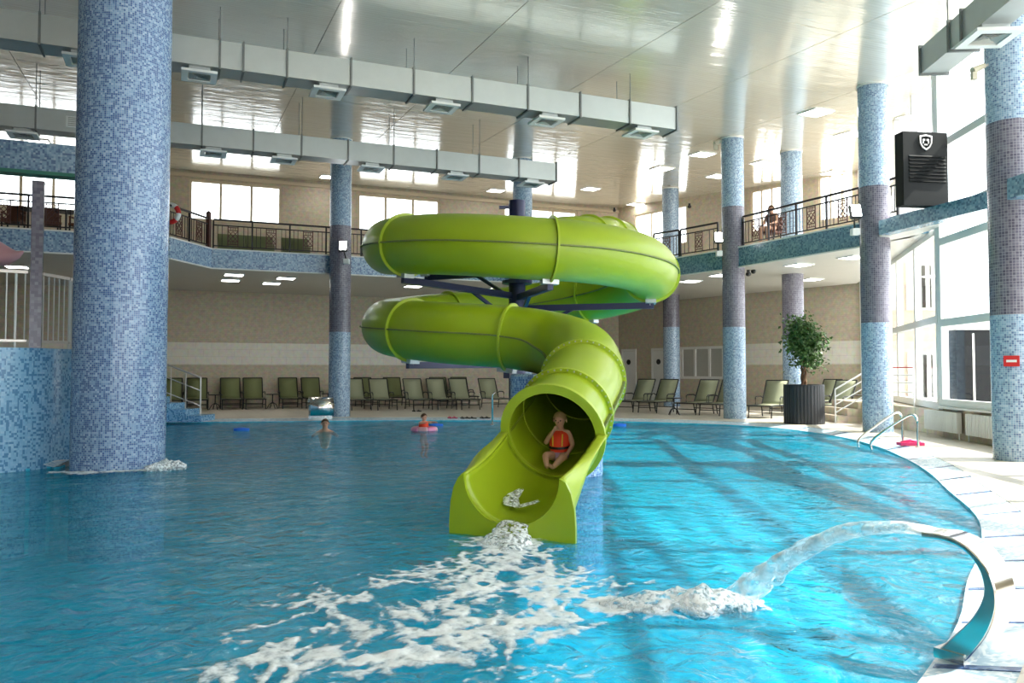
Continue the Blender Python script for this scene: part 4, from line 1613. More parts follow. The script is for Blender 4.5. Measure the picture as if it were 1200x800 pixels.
# ------------------------------------------------------------------ radiators
for k, (pa, pb) in enumerate(((1090, 1129), (1139, 1180))):
    sa, sb = hit(pb, F0, F1), hit(pa, F0, F1)
    b = F0 + eF * sa
    nrm = Vector((-eF.y, eF.x))
    q = Vector(b.xy) + nrm * 0.06
    lb = 'white ribbed radiator below the sill near the glazed landing' if k == 0 else 'white ribbed radiator below the sill beside the column with the red sign'
    r_ = thing('radiator', lb, 'radiator', (q.x, q.y, 0), aF1)
    L = abs(sb - sa)
    MB().box(0, L, 0.02, 0.09, 0.18, 0.22).box(0, L, 0.02, 0.09, 0.54, 0.58).build('header', M['white'], r_)
    nf = int(L / 0.085)
    fm = MB().box(-0.036, 0.036, 0, 0.11, 0.15, 0.60).mesh('fin', M['white'])
    for i in range(nf):
        inst('fin', fm, r_, (0.045 + i * (L - 0.09) / (nf - 1), 0, 0))
    MB().tube([(0.02, 0.05, 0), (0.02, 0.05, 0.2)], 0.015, 8).tube([(L - 0.02, 0.05, 0), (L - 0.02, 0.05, 0.2)], 0.015, 8).build('pipe', M['white'], r_)

# red sign on the near right column: white bar
ps = W(pG.x * 0, 0)
Xg, Zg = (1189 - 600) / FPX * 13.8, 13.8
sg = thing('warning_sign', 'small red rectangular sign with a white bar on the mosaic column', 'sign', tuple(W(Xg - 0.235, Zg - 0.295, EYE + 0.17)), -YAW + math.radians(-38))
MB().box(-0.115, 0.115, -0.012, 0, -0.09, 0.09).build('plate', M['red'], sg)
MB().box(-0.075, 0.075, -0.016, -0.011, -0.02, 0.02).build('white_bar', M['white'], sg)

# ------------------------------------------------------------------ loungers and tables
def make_lounger(tilt=62, sling='olive'):
    r = thing('sun_lounger', 'x', 'sun lounger')
    w = 0.36
    th_ = math.radians(tilt)
    bz = 0.40
    back = (0, 0.62, bz); top = (0, 0.62 + 0.86 * math.cos(th_), bz + 0.86 * math.sin(th_))
    def sheet(y0, z0, y1, z1, sag):
        mb = MB()
        N_ = 6
        for i in range(N_ + 1):
            f = i / N_
            y = y0 + (y1 - y0) * f; z = z0 + (z1 - z0) * f - sag * math.sin(math.pi * f)
            mb.v += [(-w + 0.02, y, z), (w - 0.02, y, z)]
        for i in range(N_):
            mb.f.append((2 * i, 2 * i + 1, 2 * i + 3, 2 * i + 2)); mb.m.append(0)
        return mb
    for nm, args in (('seat_sling', (-0.62, bz, 0.62, bz, 0.03)), ('back_sling', (0.62, bz, top[1], top[2], 0.03))):
        o = sheet(*args).build(nm, M[sling], r, smooth='all')
        s_ = o.modifiers.new('thickness', 'SOLIDIFY'); s_.thickness = 0.018; s_.offset = 0
    f = MB()
    for sx in (-w, w):
        f.tube([(sx, -0.64, bz - 0.02), (sx, 0.64, bz - 0.02)], 0.022, 8)
    f.tube([(-w, -0.64, bz - 0.02), (w, -0.64, bz - 0.02)], 0.022, 8)
    f.build('seat_frame', M['black'], r)
    f = MB()
    for sx in (-w, w):
        f.tube([(sx, 0.62, bz), (sx, top[1], top[2])], 0.022, 8)
    f.tube([(-w, top[1], top[2]), (w, top[1], top[2])], 0.022, 8)
    f.build('back_frame', M['black'], r)
    for sx in (-w, w):
        for y0, y1 in ((-0.5, -0.56), (0.55, 0.66)):
            MB().tube([(sx, y0, bz - 0.02), (sx, y1, 0)], 0.02, 8).build('leg', M['black'], r)
        MB().tube([(sx * 1.08, 0.12, bz - 0.02), (sx * 1.1, 0.14, bz + 0.2), (sx * 1.1, 0.22, bz + 0.24), (sx * 1.1, 0.62, bz + 0.24), (sx * 1.08, 0.74, bz + 0.2)], 0.02, 8).build('armrest', M['black'], r)
    for yy in (-0.53, 0.6):
        MB().tube([(-w, yy, 0.18), (w, yy, 0.18)], 0.014, 8).build('stretcher', M['black'], r)
    return r


protos = {'o': make_lounger(64, 'olive'), 'f': make_lounger(60, 'olivelight')}
used = {'o': False, 'f': False}


def place(kind, px, py, rz, label, group, sc=1.04):
    p = at_z(px, py, 0) if py > 100 else Vector((xat(px, py), py, 0))
    o = protos[kind] if not used[kind] else copy_tree(protos[kind])
    used[kind] = True
    o.location = (p.x, p.y, 0)
    o.rotation_euler = (0, 0, rz)
    o.scale = (sc, sc, sc)
    tag(o, label, 'sun lounger', group)
    return o


# centre of each lounger on the deck
for px, lab in ((202, 'olive lounger behind the handrail of the mosaic steps'), (232, 'olive lounger beside the small table nearest the mosaic steps, behind the handrail end'),
                (272, 'olive lounger on the far side of the first small table from the steps'), (299, 'olive lounger on the steps side of the second small table'),
                (341, 'olive lounger on the column side of the second small table'), (368, 'olive lounger just before the table half hidden by the column')):
    place('o', px, 34.1, 0, lab, 'olive loungers along the wall beside the steps')
for px, lab in ((431, 'first'), (466, 'second'), (521, 'third'), (546, 'fourth')):
    place('o', px, 34.1, 0, 'olive lounger in the rear row, %s from the floodlit column' % lab, 'rear row of olive loungers')
for px, lab in ((420, 'first'), (450, 'second'), (491, 'third'), (519, 'fourth'), (546, 'fifth')):
    place('f', px, 480 - 0.006 * (px - 423), 0, 'faded green lounger in the front row, %s from the floodlit column' % lab, 'front row of faded green loungers')
place('f', 581, 478, 0, 'faded green lounger alone in the front row next to the slide', None)
r2 = math.radians(-62)
for px, py, dr, lab in ((741, 482, 0, 'nearest to the slide under the first white door'), (768, 483, 0, 'second from the slide under the doors'),
                        (814, 485, -3, 'between small table and another lounger under the wall window'), (841, 486.2, -3, 'partly behind the mosaic column under the window')):
    place('f', px, py, r2 + math.radians(dr), 'faded green lounger ' + lab, 'loungers between the slide and the column')
place('f', 898, 489, math.radians(-60), 'faded green lounger next to the charcoal planter, back raised', None)
place('f', 921, 484.5, math.radians(-60), 'faded green lounger half hidden behind the charcoal planter', None)
place('f', 958, 482.5, math.radians(-75), 'lounger seen just past the planter beside the handrail', 'loungers past the planter')
place('f', 972, 488, math.radians(-75), 'lounger seen just past the planter beside the handrail', 'loungers past the planter')
place('o', 1004, 486, math.radians(-100), 'dark lounger behind the white handrail of the beige steps', None)


def table(px, py, label):
    p = at_z(px, py, 0) if py > 100 else Vector((xat(px, py), py, 0))
    t = thing('side_table', label, 'table', (p.x, p.y, 0), 0.3)
    MB().lathe([(0.001, 0.56), (0.27, 0.56), (0.275, 0.575), (0.27, 0.59), (0.001, 0.59)], 24).build('table_top', M['black'], t, smooth=40)
    MB().tube([(0, 0, 0.2), (0, 0, 0.56)], 0.025, 10).build('stem', M['black'], t)
    for k in range(4):
        a = k * math.pi / 2
        c_, s_ = math.cos(a), math.sin(a)
        MB().tube([(0.02 * c_, 0.02 * s_, 0.25), (0.14 * c_, 0.14 * s_, 0.17), (0.24 * c_, 0.24 * s_, 0.0)], 0.016, 8).build('foot', M['black'], t)


table(253, 33.9, 'small black pedestal table between two loungers beside the steps')
table(320, 33.9, 'small black pedestal table between pairs of olive loungers')
table(385, 33.9, 'small black pedestal table half hidden by the mosaic column')
table(790, 486, 'small black table between the loungers under the white doors')

# ------------------------------------------------------------------ potted tree
pt = at_z(942.5, 496, 0)
pot = thing('potted_tree', 'leafy green indoor tree in a tall charcoal planter', 'potted tree', tuple(pt))
R_ = 0.56
prof = []
mb = MB()
NR = 72
for z in (0, 1.08):
    for k in range(NR):
        a = 2 * math.pi * k / NR
        rr = R_ - (0.012 if k % 2 else 0)
        mb.v.append((rr * math.cos(a), rr * math.sin(a), z))
for k in range(NR):
    mb.f.append((k, (k + 1) % NR, NR + (k + 1) % NR, NR + k)); mb.m.append(0)
mb.lathe([(R_, 1.08), (R_, 1.12), (R_ - 0.06, 1.12), (R_ - 0.06, 1.02)], 48)
mb.build('planter', M['pot'], pot)
MB().lathe([(0.001, 1.04), (R_ - 0.06, 1.04)], 32).build('soil', M['soil'], pot)
for k in range(3):
    pts = []
    for i in range(12):
        z = 1.0 + i * 0.105
        a = i * 0.8 + k * 2.1
        pts.append((0.055 * math.cos(a), 0.055 * math.sin(a), z))
    MB().tube(pts, [0.045 - 0.002 * i for i in range(12)], 8).build('trunk', M['bark'], pot, smooth='all')
rnd = random.Random(3)
br = MB(); lf = MB()
for k in range(46):
    a = rnd.uniform(0, 6.283); el = rnd.uniform(-0.5, 1.2)
    z0 = rnd.uniform(1.75, 2.85)
    L = rnd.uniform(0.35, 0.62)
    a0 = Vector((0, 0, z0))
    d = Vector((math.cos(a) * math.cos(el), math.sin(a) * math.cos(el), math.sin(el) * 0.9))
    end = a0 + d * L
    br.tube([a0, a0 + d * L * 0.5 + Vector((0, 0, 0.04)), end], [0.014, 0.009, 0.004], 5)
    for i in range(60):
        f = rnd.uniform(0.25, 1.1)
        c = a0 + d * L * f + Vector((rnd.gauss(0, 0.12), rnd.gauss(0, 0.12), rnd.gauss(0, 0.12)))
        b = Vector((rnd.gauss(0, 1), rnd.gauss(0, 1), rnd.gauss(-0.4, 0.7))).normalized()
        s = b.cross(Vector((rnd.gauss(0, 1), rnd.gauss(0, 1), rnd.gauss(0, 1)))).normalized()
        l = rnd.uniform(0.09, 0.15); w_ = l * 0.3
        nrm = b.cross(s) * 0.012
        lf.add([c, c + b * l * 0.5 + s * w_ + nrm, c + b * l, c + b * l * 0.5 - s * w_ + nrm, c + b * l * 0.5 - nrm], [(0, 1, 4), (1, 2, 4), (2, 3, 4), (3, 0, 4)])
br.build('branches', M['bark'], pot)
tag(lf.build('foliage', M['leaf'], pot), kind='stuff')

# ------------------------------------------------------------------ pool ladder rail, things on the deck and in the water
la = thing('pool_ladder', 'pair of curved stainless grab rails at the pool edge', 'pool ladder', tuple(at_z(1045, 522, 0)), 0)
base = at_z(1045, 522, 0)
for (xa, ya), (xb, yb), (xt, yt) in (((1007, 526), (1058, 519), (1049, 488)), ((1022, 528), (1076, 524), (1066, 489))):
    e = at_z(xb, yb, 0)
    Ze = sY * e.x + cY * e.y
    s0 = at_z(xa, ya, -0.12)
    hz = 0.62
    pts = [s0 - base, s0 - base + Vector((0, 0, 0.2)), (s0 - base).lerp(e - base, 0.35) + Vector((0, 0, 0.42)), (s0 - base).lerp(e - base, 0.75) + Vector((0, 0, hz)),
           (s0 - base).lerp(e - base, 0.92) + Vector((0, 0, hz + 0.02)), e - base + Vector((0, 0, hz - 0.12)), e - base + Vector((0, 0, 0.3)), e - base]
    pts = catmull(pts, 6)
    MB().tube(pts, 0.024, 10).build('grab_rail', M['steel'], la, smooth='all')
    MB().lathe([(0.001, 0.012), (0.06, 0.012), (0.06, 0)], 16).build('foot_plate', M['steel'], la, tuple(e - base))
pk_ = at_z(1067, 521.5, 0)
sb_ = thing('swim_board', 'hot pink plastic float lying behind the pool ladder', 'float', (pk_.x, pk_.y, 0), -YAW)
MB().box(-0.24, 0.24, -0.1, 0.1, 0.0, 0.06).build('slab', M['hotpink'], sb_)
MB().tube([(-0.2, 0, 0.05), (0, 0, 0.1), (0.2, 0, 0.05)], 0.03, 8).build('handle', M['hotpink'], sb_, smooth='all')


def float_board(px, py, label, mat='bluefl', L=0.42):
    p = at_z(px, py, WATER + 0.02)
    t = thing('swim_float', label, 'float', tuple(p), -YAW + 0.2)
    out = [(math.cos(a) * L / 2, math.sin(a) * L / 3.4) for a in [2 * math.pi * k / 18 for k in range(18)]]
    MB().prism(out, -0.03, 0.035).build('slab', M[mat], t)
    MB().prism([(x * 0.5, y * 0.4) for x, y in out], 0.035, 0.05).build('grip', M[mat], t)


float_board(283, 503, 'blue swim float drifting beside the mosaic steps')
float_board(511, 498, 'blue swim float drifting next to the child in the pink ring')
float_board(726, 498, 'blue swim float drifting right of the slide')


def flipflops(px, py, label, mat, n_=2):
    for k in range(n_):
        p = at_z(px + k * 6, py, 0)
        t = thing('flip_flop', label, 'sandal', (p.x, p.y, 0), 0.3 * k, group=label)
        out = [(math.cos(a) * 0.06, math.sin(a) * 0.15) for a in [2 * math.pi * q / 14 for q in range(14)]]
        MB().prism(out, 0, 0.03).build('sole', M[mat], t)
        MB().tube([(-0.05, 0, 0.02), (0, 0.06, 0.06), (0.05, 0, 0.02)], 0.012, 6).build('strap', M[mat], t)


flipflops(527, 490, 'pink sandal left on the far pool edge', 'hotpink')
flipflops(542, 490.3, 'black sandal left on the far pool edge', 'black', 3)
flipflops(565, 490, 'black sandal on the pool edge closest to the thin post', 'black', 2)
flipflops(485, 482, 'dark sandal lying below the faded green loungers', 'black', 2)
# thin stainless post at the far edge
tp = at_z(577, 497, 0)
ts = thing('pool_post', 'thin stainless post at the far pool edge beside the slide', 'post', (tp.x, tp.y, -0.02))
MB().tube([(0, 0, 0), (0, 0, 0.85), (0.08, 0, 0.92)], 0.025, 10).build('tube', M['steel'], ts, smooth='all')
MB().lathe([(0.001, 0.02), (0.07, 0.02), (0.07, 0)], 14).build('foot_plate', M['steel'], ts)
# far stainless cascade
fc = at_z(377, 491.5, 0)
ca = thing('water_cascade', 'wide stainless water cascade at the far pool edge by the mosaic column', 'fountain', (fc.x, fc.y, 0), 0)
mb = MB()
for i in range(15):
    a = math.radians(-60 + 200 * i / 14)
    for x in (-0.36, 0.36):
        mb.v.append((x, 0.22 - 0.32 * math.sin(a), 0.42 + 0.30 * math.cos(a) * 1.0 - 0.05))
for i in range(14):
    mb.f.append((2 * i, 2 * i + 1, 2 * i + 3, 2 * i + 2)); mb.m.append(0)
o = mb.build('hood', M['steel'], ca, smooth='all')
s_ = o.modifiers.new('thickness', 'SOLIDIFY'); s_.thickness = 0.03
MB().box(-0.36, 0.36, 0.25, 0.40, 0, 0.45).build('base', M['steel'], ca)

# lifebuoy hanging on the angled gallery rail
lbp = at_d(199, 250, 23.9)
lb = thing('lifebuoy', 'red and white lifebuoy hanging on the gallery railing', 'lifebuoy', tuple(lbp), -YAW)
for k in range(8):
    pts = []
    for i in range(7):
        a = 2 * math.pi * (k + i / 6) / 8
        pts.append((0.26 * math.cos(a), 0, 0.26 * math.sin(a)))
    MB().tube(pts, 0.075, 10, up=(0, 1, 0)).build('ring_segment', M['white'] if k % 2 else M['red'], lb, smooth='all')

# ------------------------------------------------------------------ people
def skin_mesh(name, joints, edges, mat, parent, root='pelvis', lev=2):
    names = list(joints)
    me = bpy.data.meshes.new(name)
    me.from_pydata([joints[k][0] for k in names], [(names.index(a), names.index(b)) for a, b in edges], [])
    o = inst(name, me, parent)
    sk = o.modifiers.new('skin', 'SKIN')
    sk.use_smooth_shade = True
    lay = me.skin_vertices[0].data if me.skin_vertices else None
    if lay is None:
        bm = bmesh.new(); bm.from_mesh(me); bm.verts.layers.skin.verify(); bm.to_mesh(me); bm.free()
        lay = me.skin_vertices[0].data
    for i, k in enumerate(names):
        r = joints[k][1]
        lay[i].radius = (r, r) if not isinstance(r, tuple) else r
        lay[i].use_root = (k == root)
    me.materials.append(mat)
    sb = o.modifiers.new('subdivision', 'SUBSURF')
    sb.levels = lev; sb.render_levels = lev
    return o


def add_hand(J, E, wrist, base, d, side, s=1.0, curl=0.5):
    """five fingers on a palm: base = palm centre, d = pointing direction, side = towards the thumb"""
    d = Vector(d).normalized(); side = Vector(side).normalized()
    nrm = d.cross(side).normalized()
    b = Vector(base)
    kp = wrist + '_palm'
    J[kp] = (tuple(b), (0.022 * s, 0.014 * s)); E.append((wrist, kp))
    for q, (off, ln) in enumerate(((0.018, 0.042), (0.006, 0.048), (-0.006, 0.045), (-0.017, 0.036))):
        p0 = b + d * 0.018 * s + side * off * s
        p1 = p0 + (d + nrm * curl * 0.5).normalized() * ln * 0.5 * s
        p2 = p1 + (d + nrm * curl * 1.5).normalized() * ln * 0.5 * s
        for n_, pt_, rr in (('a', p0, 0.0085), ('b', p1, 0.0075), ('c', p2, 0.0065)):
            J['%s_f%d%s' % (wrist, q, n_)] = (tuple(pt_), rr * s)
        E += [(kp, '%s_f%da' % (wrist, q)), ('%s_f%da' % (wrist, q), '%s_f%db' % (wrist, q)), ('%s_f%db' % (wrist, q), '%s_f%dc' % (wrist, q))]
    t1 = b + side * 0.028 * s + d * 0.004 * s
    t2 = t1 + (side * 0.5 + d + nrm * 0.3).normalized() * 0.028 * s
    J[wrist + '_ta'] = (tuple(t1), 0.0085 * s); J[wrist + '_tb'] = (tuple(t2), 0.007 * s)
    E += [(kp, wrist + '_ta'), (wrist + '_ta', wrist + '_tb')]


def face(parent, c, s=1.0, tilt=0.0, hair='hairl', mouth=True):
    """features on a head centred at c, looking along -y"""
    c = Vector(c)
    for sx in (-1, 1):
        MB().ball(c + Vector((sx * 0.028 * s, -0.072 * s, 0.004 * s)), 0.010 * s, 0.006 * s, 0.008 * s, 10, 6).build('eye', M['eye'], parent, smooth='all')
        MB().ball(c + Vector((sx * 0.078 * s, 0.01 * s, -0.008 * s)), 0.010 * s, 0.018 * s, 0.025 * s, 10, 6).build('ear', M['skin'], parent, smooth='all')
    MB().ball(c + Vector((0, -0.080 * s, -0.018 * s)), 0.011 * s, 0.014 * s, 0.014 * s, 10, 6).build('nose', M['skin'], parent, smooth='all')
    if mouth:
        MB().ball(c + Vector((0, -0.070 * s, -0.045 * s)), 0.020 * s, 0.008 * s, 0.006 * s, 10, 6).build('mouth', M['lip'], parent, smooth='all')
    mb = MB()
    N1, N2 = 18, 8
    for i in range(N2 + 1):
        th = math.radians(105) * i / N2
        for j in range(N1):
            a = 2 * math.pi * j / N1
            fr = max(0.0, -math.sin(a))
            t2 = th * (1 - 0.42 * fr)
            rr = 0.088 * s
            mb.v.append((c.x + rr * 0.95 * math.sin(t2) * math.cos(a), c.y + 0.008 * s + rr * 1.05 * math.sin(t2) * math.sin(a), c.z + rr * 1.12 * math.cos(t2)))
    for i in range(N2):
        for j in range(N1):
            mb.f.append((i * N1 + j, (i + 1) * N1 + j, (i + 1) * N1 + (j + 1) % N1, i * N1 + (j + 1) % N1)); mb.m.append(0)
    mb.build('hair', M[hair], parent, smooth='all')


# child coming down the slide
iC = ring_index(N_R4 + 5.5)
pc_, tc_, sc_, uc_ = frame_at(iC)
seat = pc_ - uc_ * (RT - 0.03) + sc_ * 0.05 + poleP
ch_a = math.atan2(tc_.x, -tc_.y)      # child's -y looks along the slide
kid = thing('person', 'child in orange life vest sliding out of the lime tube', 'person', tuple(seat), ch_a)
kid.rotation_euler = (math.radians(10), 0, ch_a)
J = {'pelvis': ((0, 0, 0.075), 0.075), 'belly': ((0, 0.05, 0.17), 0.078), 'chest': ((0, 0.095, 0.28), 0.082), 'neckb': ((0, 0.115, 0.36), 0.045), 'neck': ((0, 0.11, 0.395), 0.036),
     'jaw': ((0, 0.09, 0.43), 0.055), 'head': ((0, 0.10, 0.48), 0.078), 'crown': ((0, 0.11, 0.535), 0.058),
     'lsh': ((0.10, 0.10, 0.325), 0.038), 'lel': ((0.165, 0.02, 0.20), 0.030), 'lwr': ((0.13, -0.10, 0.13), 0.022),
     'rsh': ((-0.10, 0.10, 0.325), 0.038), 'rel': ((-0.155, -0.02, 0.22), 0.030), 'rwr': ((-0.055, -0.06, 0.355), 0.022),
     'lhip': ((0.055, -0.03, 0.075), 0.062), 'lkn': ((0.105, -0.22, 0.115), 0.046), 'lan': ((0.02, -0.35, 0.03), 0.028), 'lto': ((-0.005, -0.40, 0.085), 0.022),
     'rhip': ((-0.055, -0.03, 0.075), 0.062), 'rkn': ((-0.10, -0.22, 0.14), 0.046), 'ran': ((-0.035, -0.37, 0.04), 0.028), 'rto': ((-0.02, -0.43, 0.09), 0.022)}
E = [('pelvis', 'belly'), ('belly', 'chest'), ('chest', 'neckb'), ('neckb', 'neck'), ('neck', 'jaw'), ('jaw', 'head'), ('head', 'crown'),
     ('chest', 'lsh'), ('lsh', 'lel'), ('lel', 'lwr'), ('chest', 'rsh'), ('rsh', 'rel'), ('rel', 'rwr'),
     ('pelvis', 'lhip'), ('lhip', 'lkn'), ('lkn', 'lan'), ('lan', 'lto'), ('pelvis', 'rhip'), ('rhip', 'rkn'), ('rkn', 'ran'), ('ran', 'rto')]
add_hand(J, E, 'lwr', (0.115, -0.135, 0.115), (-0.3, -0.8, -0.4), (-1, 0.2, 0.2), 0.8)
add_hand(J, E, 'rwr', (-0.03, -0.035, 0.395), (0.5, 0.1, 0.85), (0.6, -0.3, -0.5), 0.8)
skin_mesh('body', J, E, M['skin'], kid)
face(kid, (0, 0.10, 0.478), 1.0, 0, 'hairl', False)


def shell(parent, name, rows_, mat, seg=20):
    """closed loops of ellipses (centre y, z, half widths) stacked up the trunk"""
    mb = MB()
    for (y, z, a, b) in rows_:
        for j in range(seg):
            t = 2 * math.pi * j / seg
            mb.v.append((a * math.cos(t), y + b * math.sin(t), z))
    for i in range(len(rows_) - 1):
        for j in range(seg):
            mb.f.append((i * seg + j, i * seg + (j + 1) % seg, (i + 1) * seg + (j + 1) % seg, (i + 1) * seg + j)); mb.m.append(0)
    mb.f.append(tuple(reversed(range(seg)))); mb.m.append(0)
    mb.f.append(tuple((len(rows_) - 1) * seg + j for j in range(seg))); mb.m.append(0)
    return mb.build(name, M[mat], parent, smooth=50)


vest = shell(kid, 'life_vest', [(0.03, 0.12, 0.10, 0.10), (0.045, 0.16, 0.125, 0.115), (0.07, 0.22, 0.128, 0.12), (0.09, 0.29, 0.125, 0.118), (0.105, 0.335, 0.10, 0.09), (0.112, 0.355, 0.06, 0.06)], 'orange')
shell(vest, 'belt', [(0.045, 0.165, 0.131, 0.121), (0.055, 0.19, 0.133, 0.124)], 'black')
for sx in (-1, 1):
    MB().bar((sx * 0.055, -0.045, 0.20), (sx * 0.06, -0.02, 0.335), 0.018, 0.012).build('stripe', M['yellow'], vest)
shell(kid, 'shorts', [(0.0, 0.03, 0.10, 0.085), (-0.005, 0.08, 0.122, 0.105), (0.02, 0.13, 0.10, 0.095)], 'mauve')

# swimmer by the far cascade
ps_ = at_z(381, 502.5, WATER + 0.07)
sw = thing('person', 'swimmer with brown hair, head above water before the steel cascade', 'person', tuple(ps_), -YAW * 0.4)
J = {'pelvis': ((0, 0.25, -0.55), 0.13), 'belly': ((0, 0.18, -0.35), 0.13), 'chest': ((0, 0.10, -0.15), 0.14), 'neckb': ((0, 0.06, 0.0), 0.06), 'jaw': ((0, 0.02, 0.08), 0.07), 'head': ((0, 0.03, 0.15), 0.10), 'crown': ((0, 0.04, 0.225), 0.075),
     'lsh': ((0.18, 0.10, -0.10), 0.06), 'lel': ((0.32, -0.10, -0.18), 0.045), 'lwr': ((0.30, -0.32, -0.14), 0.032),
     'rsh': ((-0.18, 0.10, -0.10), 0.06), 'rel': ((-0.32, -0.10, -0.18), 0.045), 'rwr': ((-0.30, -0.32, -0.14), 0.032)}
E = [('pelvis', 'belly'), ('belly', 'chest'), ('chest', 'neckb'), ('neckb', 'jaw'), ('jaw', 'head'), ('head', 'crown'), ('chest', 'lsh'), ('lsh', 'lel'), ('lel', 'lwr'), ('chest', 'rsh'), ('rsh', 'rel'), ('rel', 'rwr')]
add_hand(J, E, 'lwr', (0.29, -0.37, -0.13), (0, -1, 0.1), (-1, 0, 0), 1.1)
add_hand(J, E, 'rwr', (-0.29, -0.37, -0.13), (0, -1, 0.1), (1, 0, 0), 1.1)
skin_mesh('body', J, E, M['skin'], sw)
face(sw, (0, 0.03, 0.15), 1.27, 0, 'hairb')

# child in a pink ring
pr_ = at_z(497, 504.5, WATER)
rg = thing('swim_ring', 'pink inflatable swim ring around a child in the pool', 'swim ring', tuple(pr_), 0)
for k in range(8):
    pts = []
    for i in range(7):
        a = 2 * math.pi * (k + i / 6) / 8
        pts.append((0.28 * math.cos(a), 0.28 * math.sin(a), 0.03))
    MB().tube(pts, 0.085, 12).build('ring_segment', M['pink'] if k % 2 == 0 else M['palepink'], rg, smooth='all')
gi = thing('person', 'child in orange life vest floating inside the pink swim ring', 'person', (pr_.x, pr_.y, pr_.z + 0.10), math.radians(25))
J = {'pelvis': ((0, 0.04, -0.30), 0.08), 'belly': ((0, 0.03, -0.12), 0.085), 'chest': ((0, 0.02, 0.06), 0.09), 'neckb': ((0, 0.01, 0.16), 0.045), 'jaw': ((0, -0.01, 0.21), 0.055), 'head': ((0, 0, 0.27), 0.082), 'crown': ((0, 0.01, 0.33), 0.06),
     'lsh': ((0.11, 0.02, 0.12), 0.04), 'lel': ((0.24, -0.08, 0.12), 0.032), 'lwr': ((0.20, -0.24, 0.13), 0.024),
     'rsh': ((-0.11, 0.02, 0.12), 0.04), 'rel': ((-0.24, -0.08, 0.12), 0.032), 'rwr': ((-0.20, -0.24, 0.13), 0.024),
     'lhip': ((0.06, 0.04, -0.32), 0.065), 'lkn': ((0.08, -0.05, -0.55), 0.05), 'lan': ((0.08, 0.05, -0.78), 0.03), 'lto': ((0.08, -0.05, -0.82), 0.024),
     'rhip': ((-0.06, 0.04, -0.32), 0.065), 'rkn': ((-0.08, -0.08, -0.53), 0.05), 'ran': ((-0.08, 0.02, -0.76), 0.03), 'rto': ((-0.08, -0.07, -0.8), 0.024)}
E = [('pelvis', 'belly'), ('belly', 'chest'), ('chest', 'neckb'), ('neckb', 'jaw'), ('jaw', 'head'), ('head', 'crown'), ('chest', 'lsh'), ('lsh', 'lel'), ('lel', 'lwr'), ('chest', 'rsh'), ('rsh', 'rel'), ('rel', 'rwr'),
     ('pelvis', 'lhip'), ('lhip', 'lkn'), ('lkn', 'lan'), ('lan', 'lto'), ('pelvis', 'rhip'), ('rhip', 'rkn'), ('rkn', 'ran'), ('ran', 'rto')]
add_hand(J, E, 'lwr', (0.19, -0.275, 0.135), (0, -1, -0.2), (-1, 0, 0), 0.85)
add_hand(J, E, 'rwr', (-0.19, -0.275, 0.135), (0, -1, -0.2), (1, 0, 0), 0.85)
skin_mesh('body', J, E, M['skin'], gi)
face(gi, (0, 0, 0.27), 1.0, 0, 'hairb')
shell(gi, 'life_vest', [(0.03, -0.10, 0.12, 0.115), (0.025, 0.0, 0.135, 0.13), (0.02, 0.09, 0.13, 0.125), (0.015, 0.145, 0.09, 0.085)], 'orange')

# seated person upstairs behind the railing
pu = at_d(905, 276, 24.2)
ch_p = W((905 - 600) / FPX * 25.2, 25.2, BALC)


def wicker_chair(p, rz, label, group=None):
    t = thing('wicker_chair', label, 'chair', tuple(p), rz, group)
    MB().box(-0.25, 0.25, -0.25, 0.25, 0.38, 0.45).build('seat', M['brown'], t)
    MB().box(-0.25, 0.25, 0.20, 0.26, 0.45, 0.92).build('backrest', M['brown'], t)
    for sx in (-0.22, 0.22):
        for sy in (-0.22, 0.22):
            MB().box(sx - 0.02, sx + 0.02, sy - 0.02, sy + 0.02, 0, 0.38).build('leg', M['black'], t)
        MB().box(sx - 0.03, sx + 0.03, -0.23, 0.22, 0.62, 0.66).box(sx - 0.02, sx + 0.02, -0.23, -0.19, 0.45, 0.62).build('armrest', M['brown'], t)
    return t


wicker_chair(ch_p, math.radians(-70), 'brown wicker chair holding the seated person on the gallery')
up_ = thing('person', 'person with dark hair in brown top seated behind the gallery railing', 'person', tuple(ch_p), math.radians(-70))
J = {'pelvis': ((0, 0.05, 0.57), 0.13), 'belly': ((0, 0.08, 0.72), 0.125), 'chest': ((0, 0.07, 0.90), 0.14), 'neckb': ((0, 0.06, 1.04), 0.055), 'jaw': ((0, 0.02, 1.11), 0.07), 'head': ((0, 0.03, 1.18), 0.10), 'crown': ((0, 0.04, 1.26), 0.075),
     'lsh': ((0.17, 0.07, 0.98), 0.06), 'lel': ((0.22, -0.02, 0.74), 0.045), 'lwr': ((0.14, -0.22, 0.66), 0.032), 'rsh': ((-0.17, 0.07, 0.98), 0.06), 'rel': ((-0.22, -0.02, 0.74), 0.045), 'rwr': ((-0.14, -0.22, 0.66), 0.032),
     'lhip': ((0.09, 0, 0.55), 0.1), 'lkn': ((0.11, -0.42, 0.53), 0.07), 'lan': ((0.11, -0.40, 0.09), 0.045), 'lto': ((0.11, -0.55, 0.05), 0.035),
     'rhip': ((-0.09, 0, 0.55), 0.1), 'rkn': ((-0.11, -0.42, 0.53), 0.07), 'ran': ((-0.11, -0.40, 0.09), 0.045), 'rto': ((-0.11, -0.55, 0.05), 0.035)}
E = [('pelvis', 'belly'), ('belly', 'chest'), ('chest', 'neckb'), ('neckb', 'jaw'), ('jaw', 'head'), ('head', 'crown'), ('chest', 'lsh'), ('lsh', 'lel'), ('lel', 'lwr'), ('chest', 'rsh'), ('rsh', 'rel'), ('rel', 'rwr'),
     ('pelvis', 'lhip'), ('lhip', 'lkn'), ('lkn', 'lan'), ('lan', 'lto'), ('pelvis', 'rhip'), ('rhip', 'rkn'), ('rkn', 'ran'), ('ran', 'rto')]
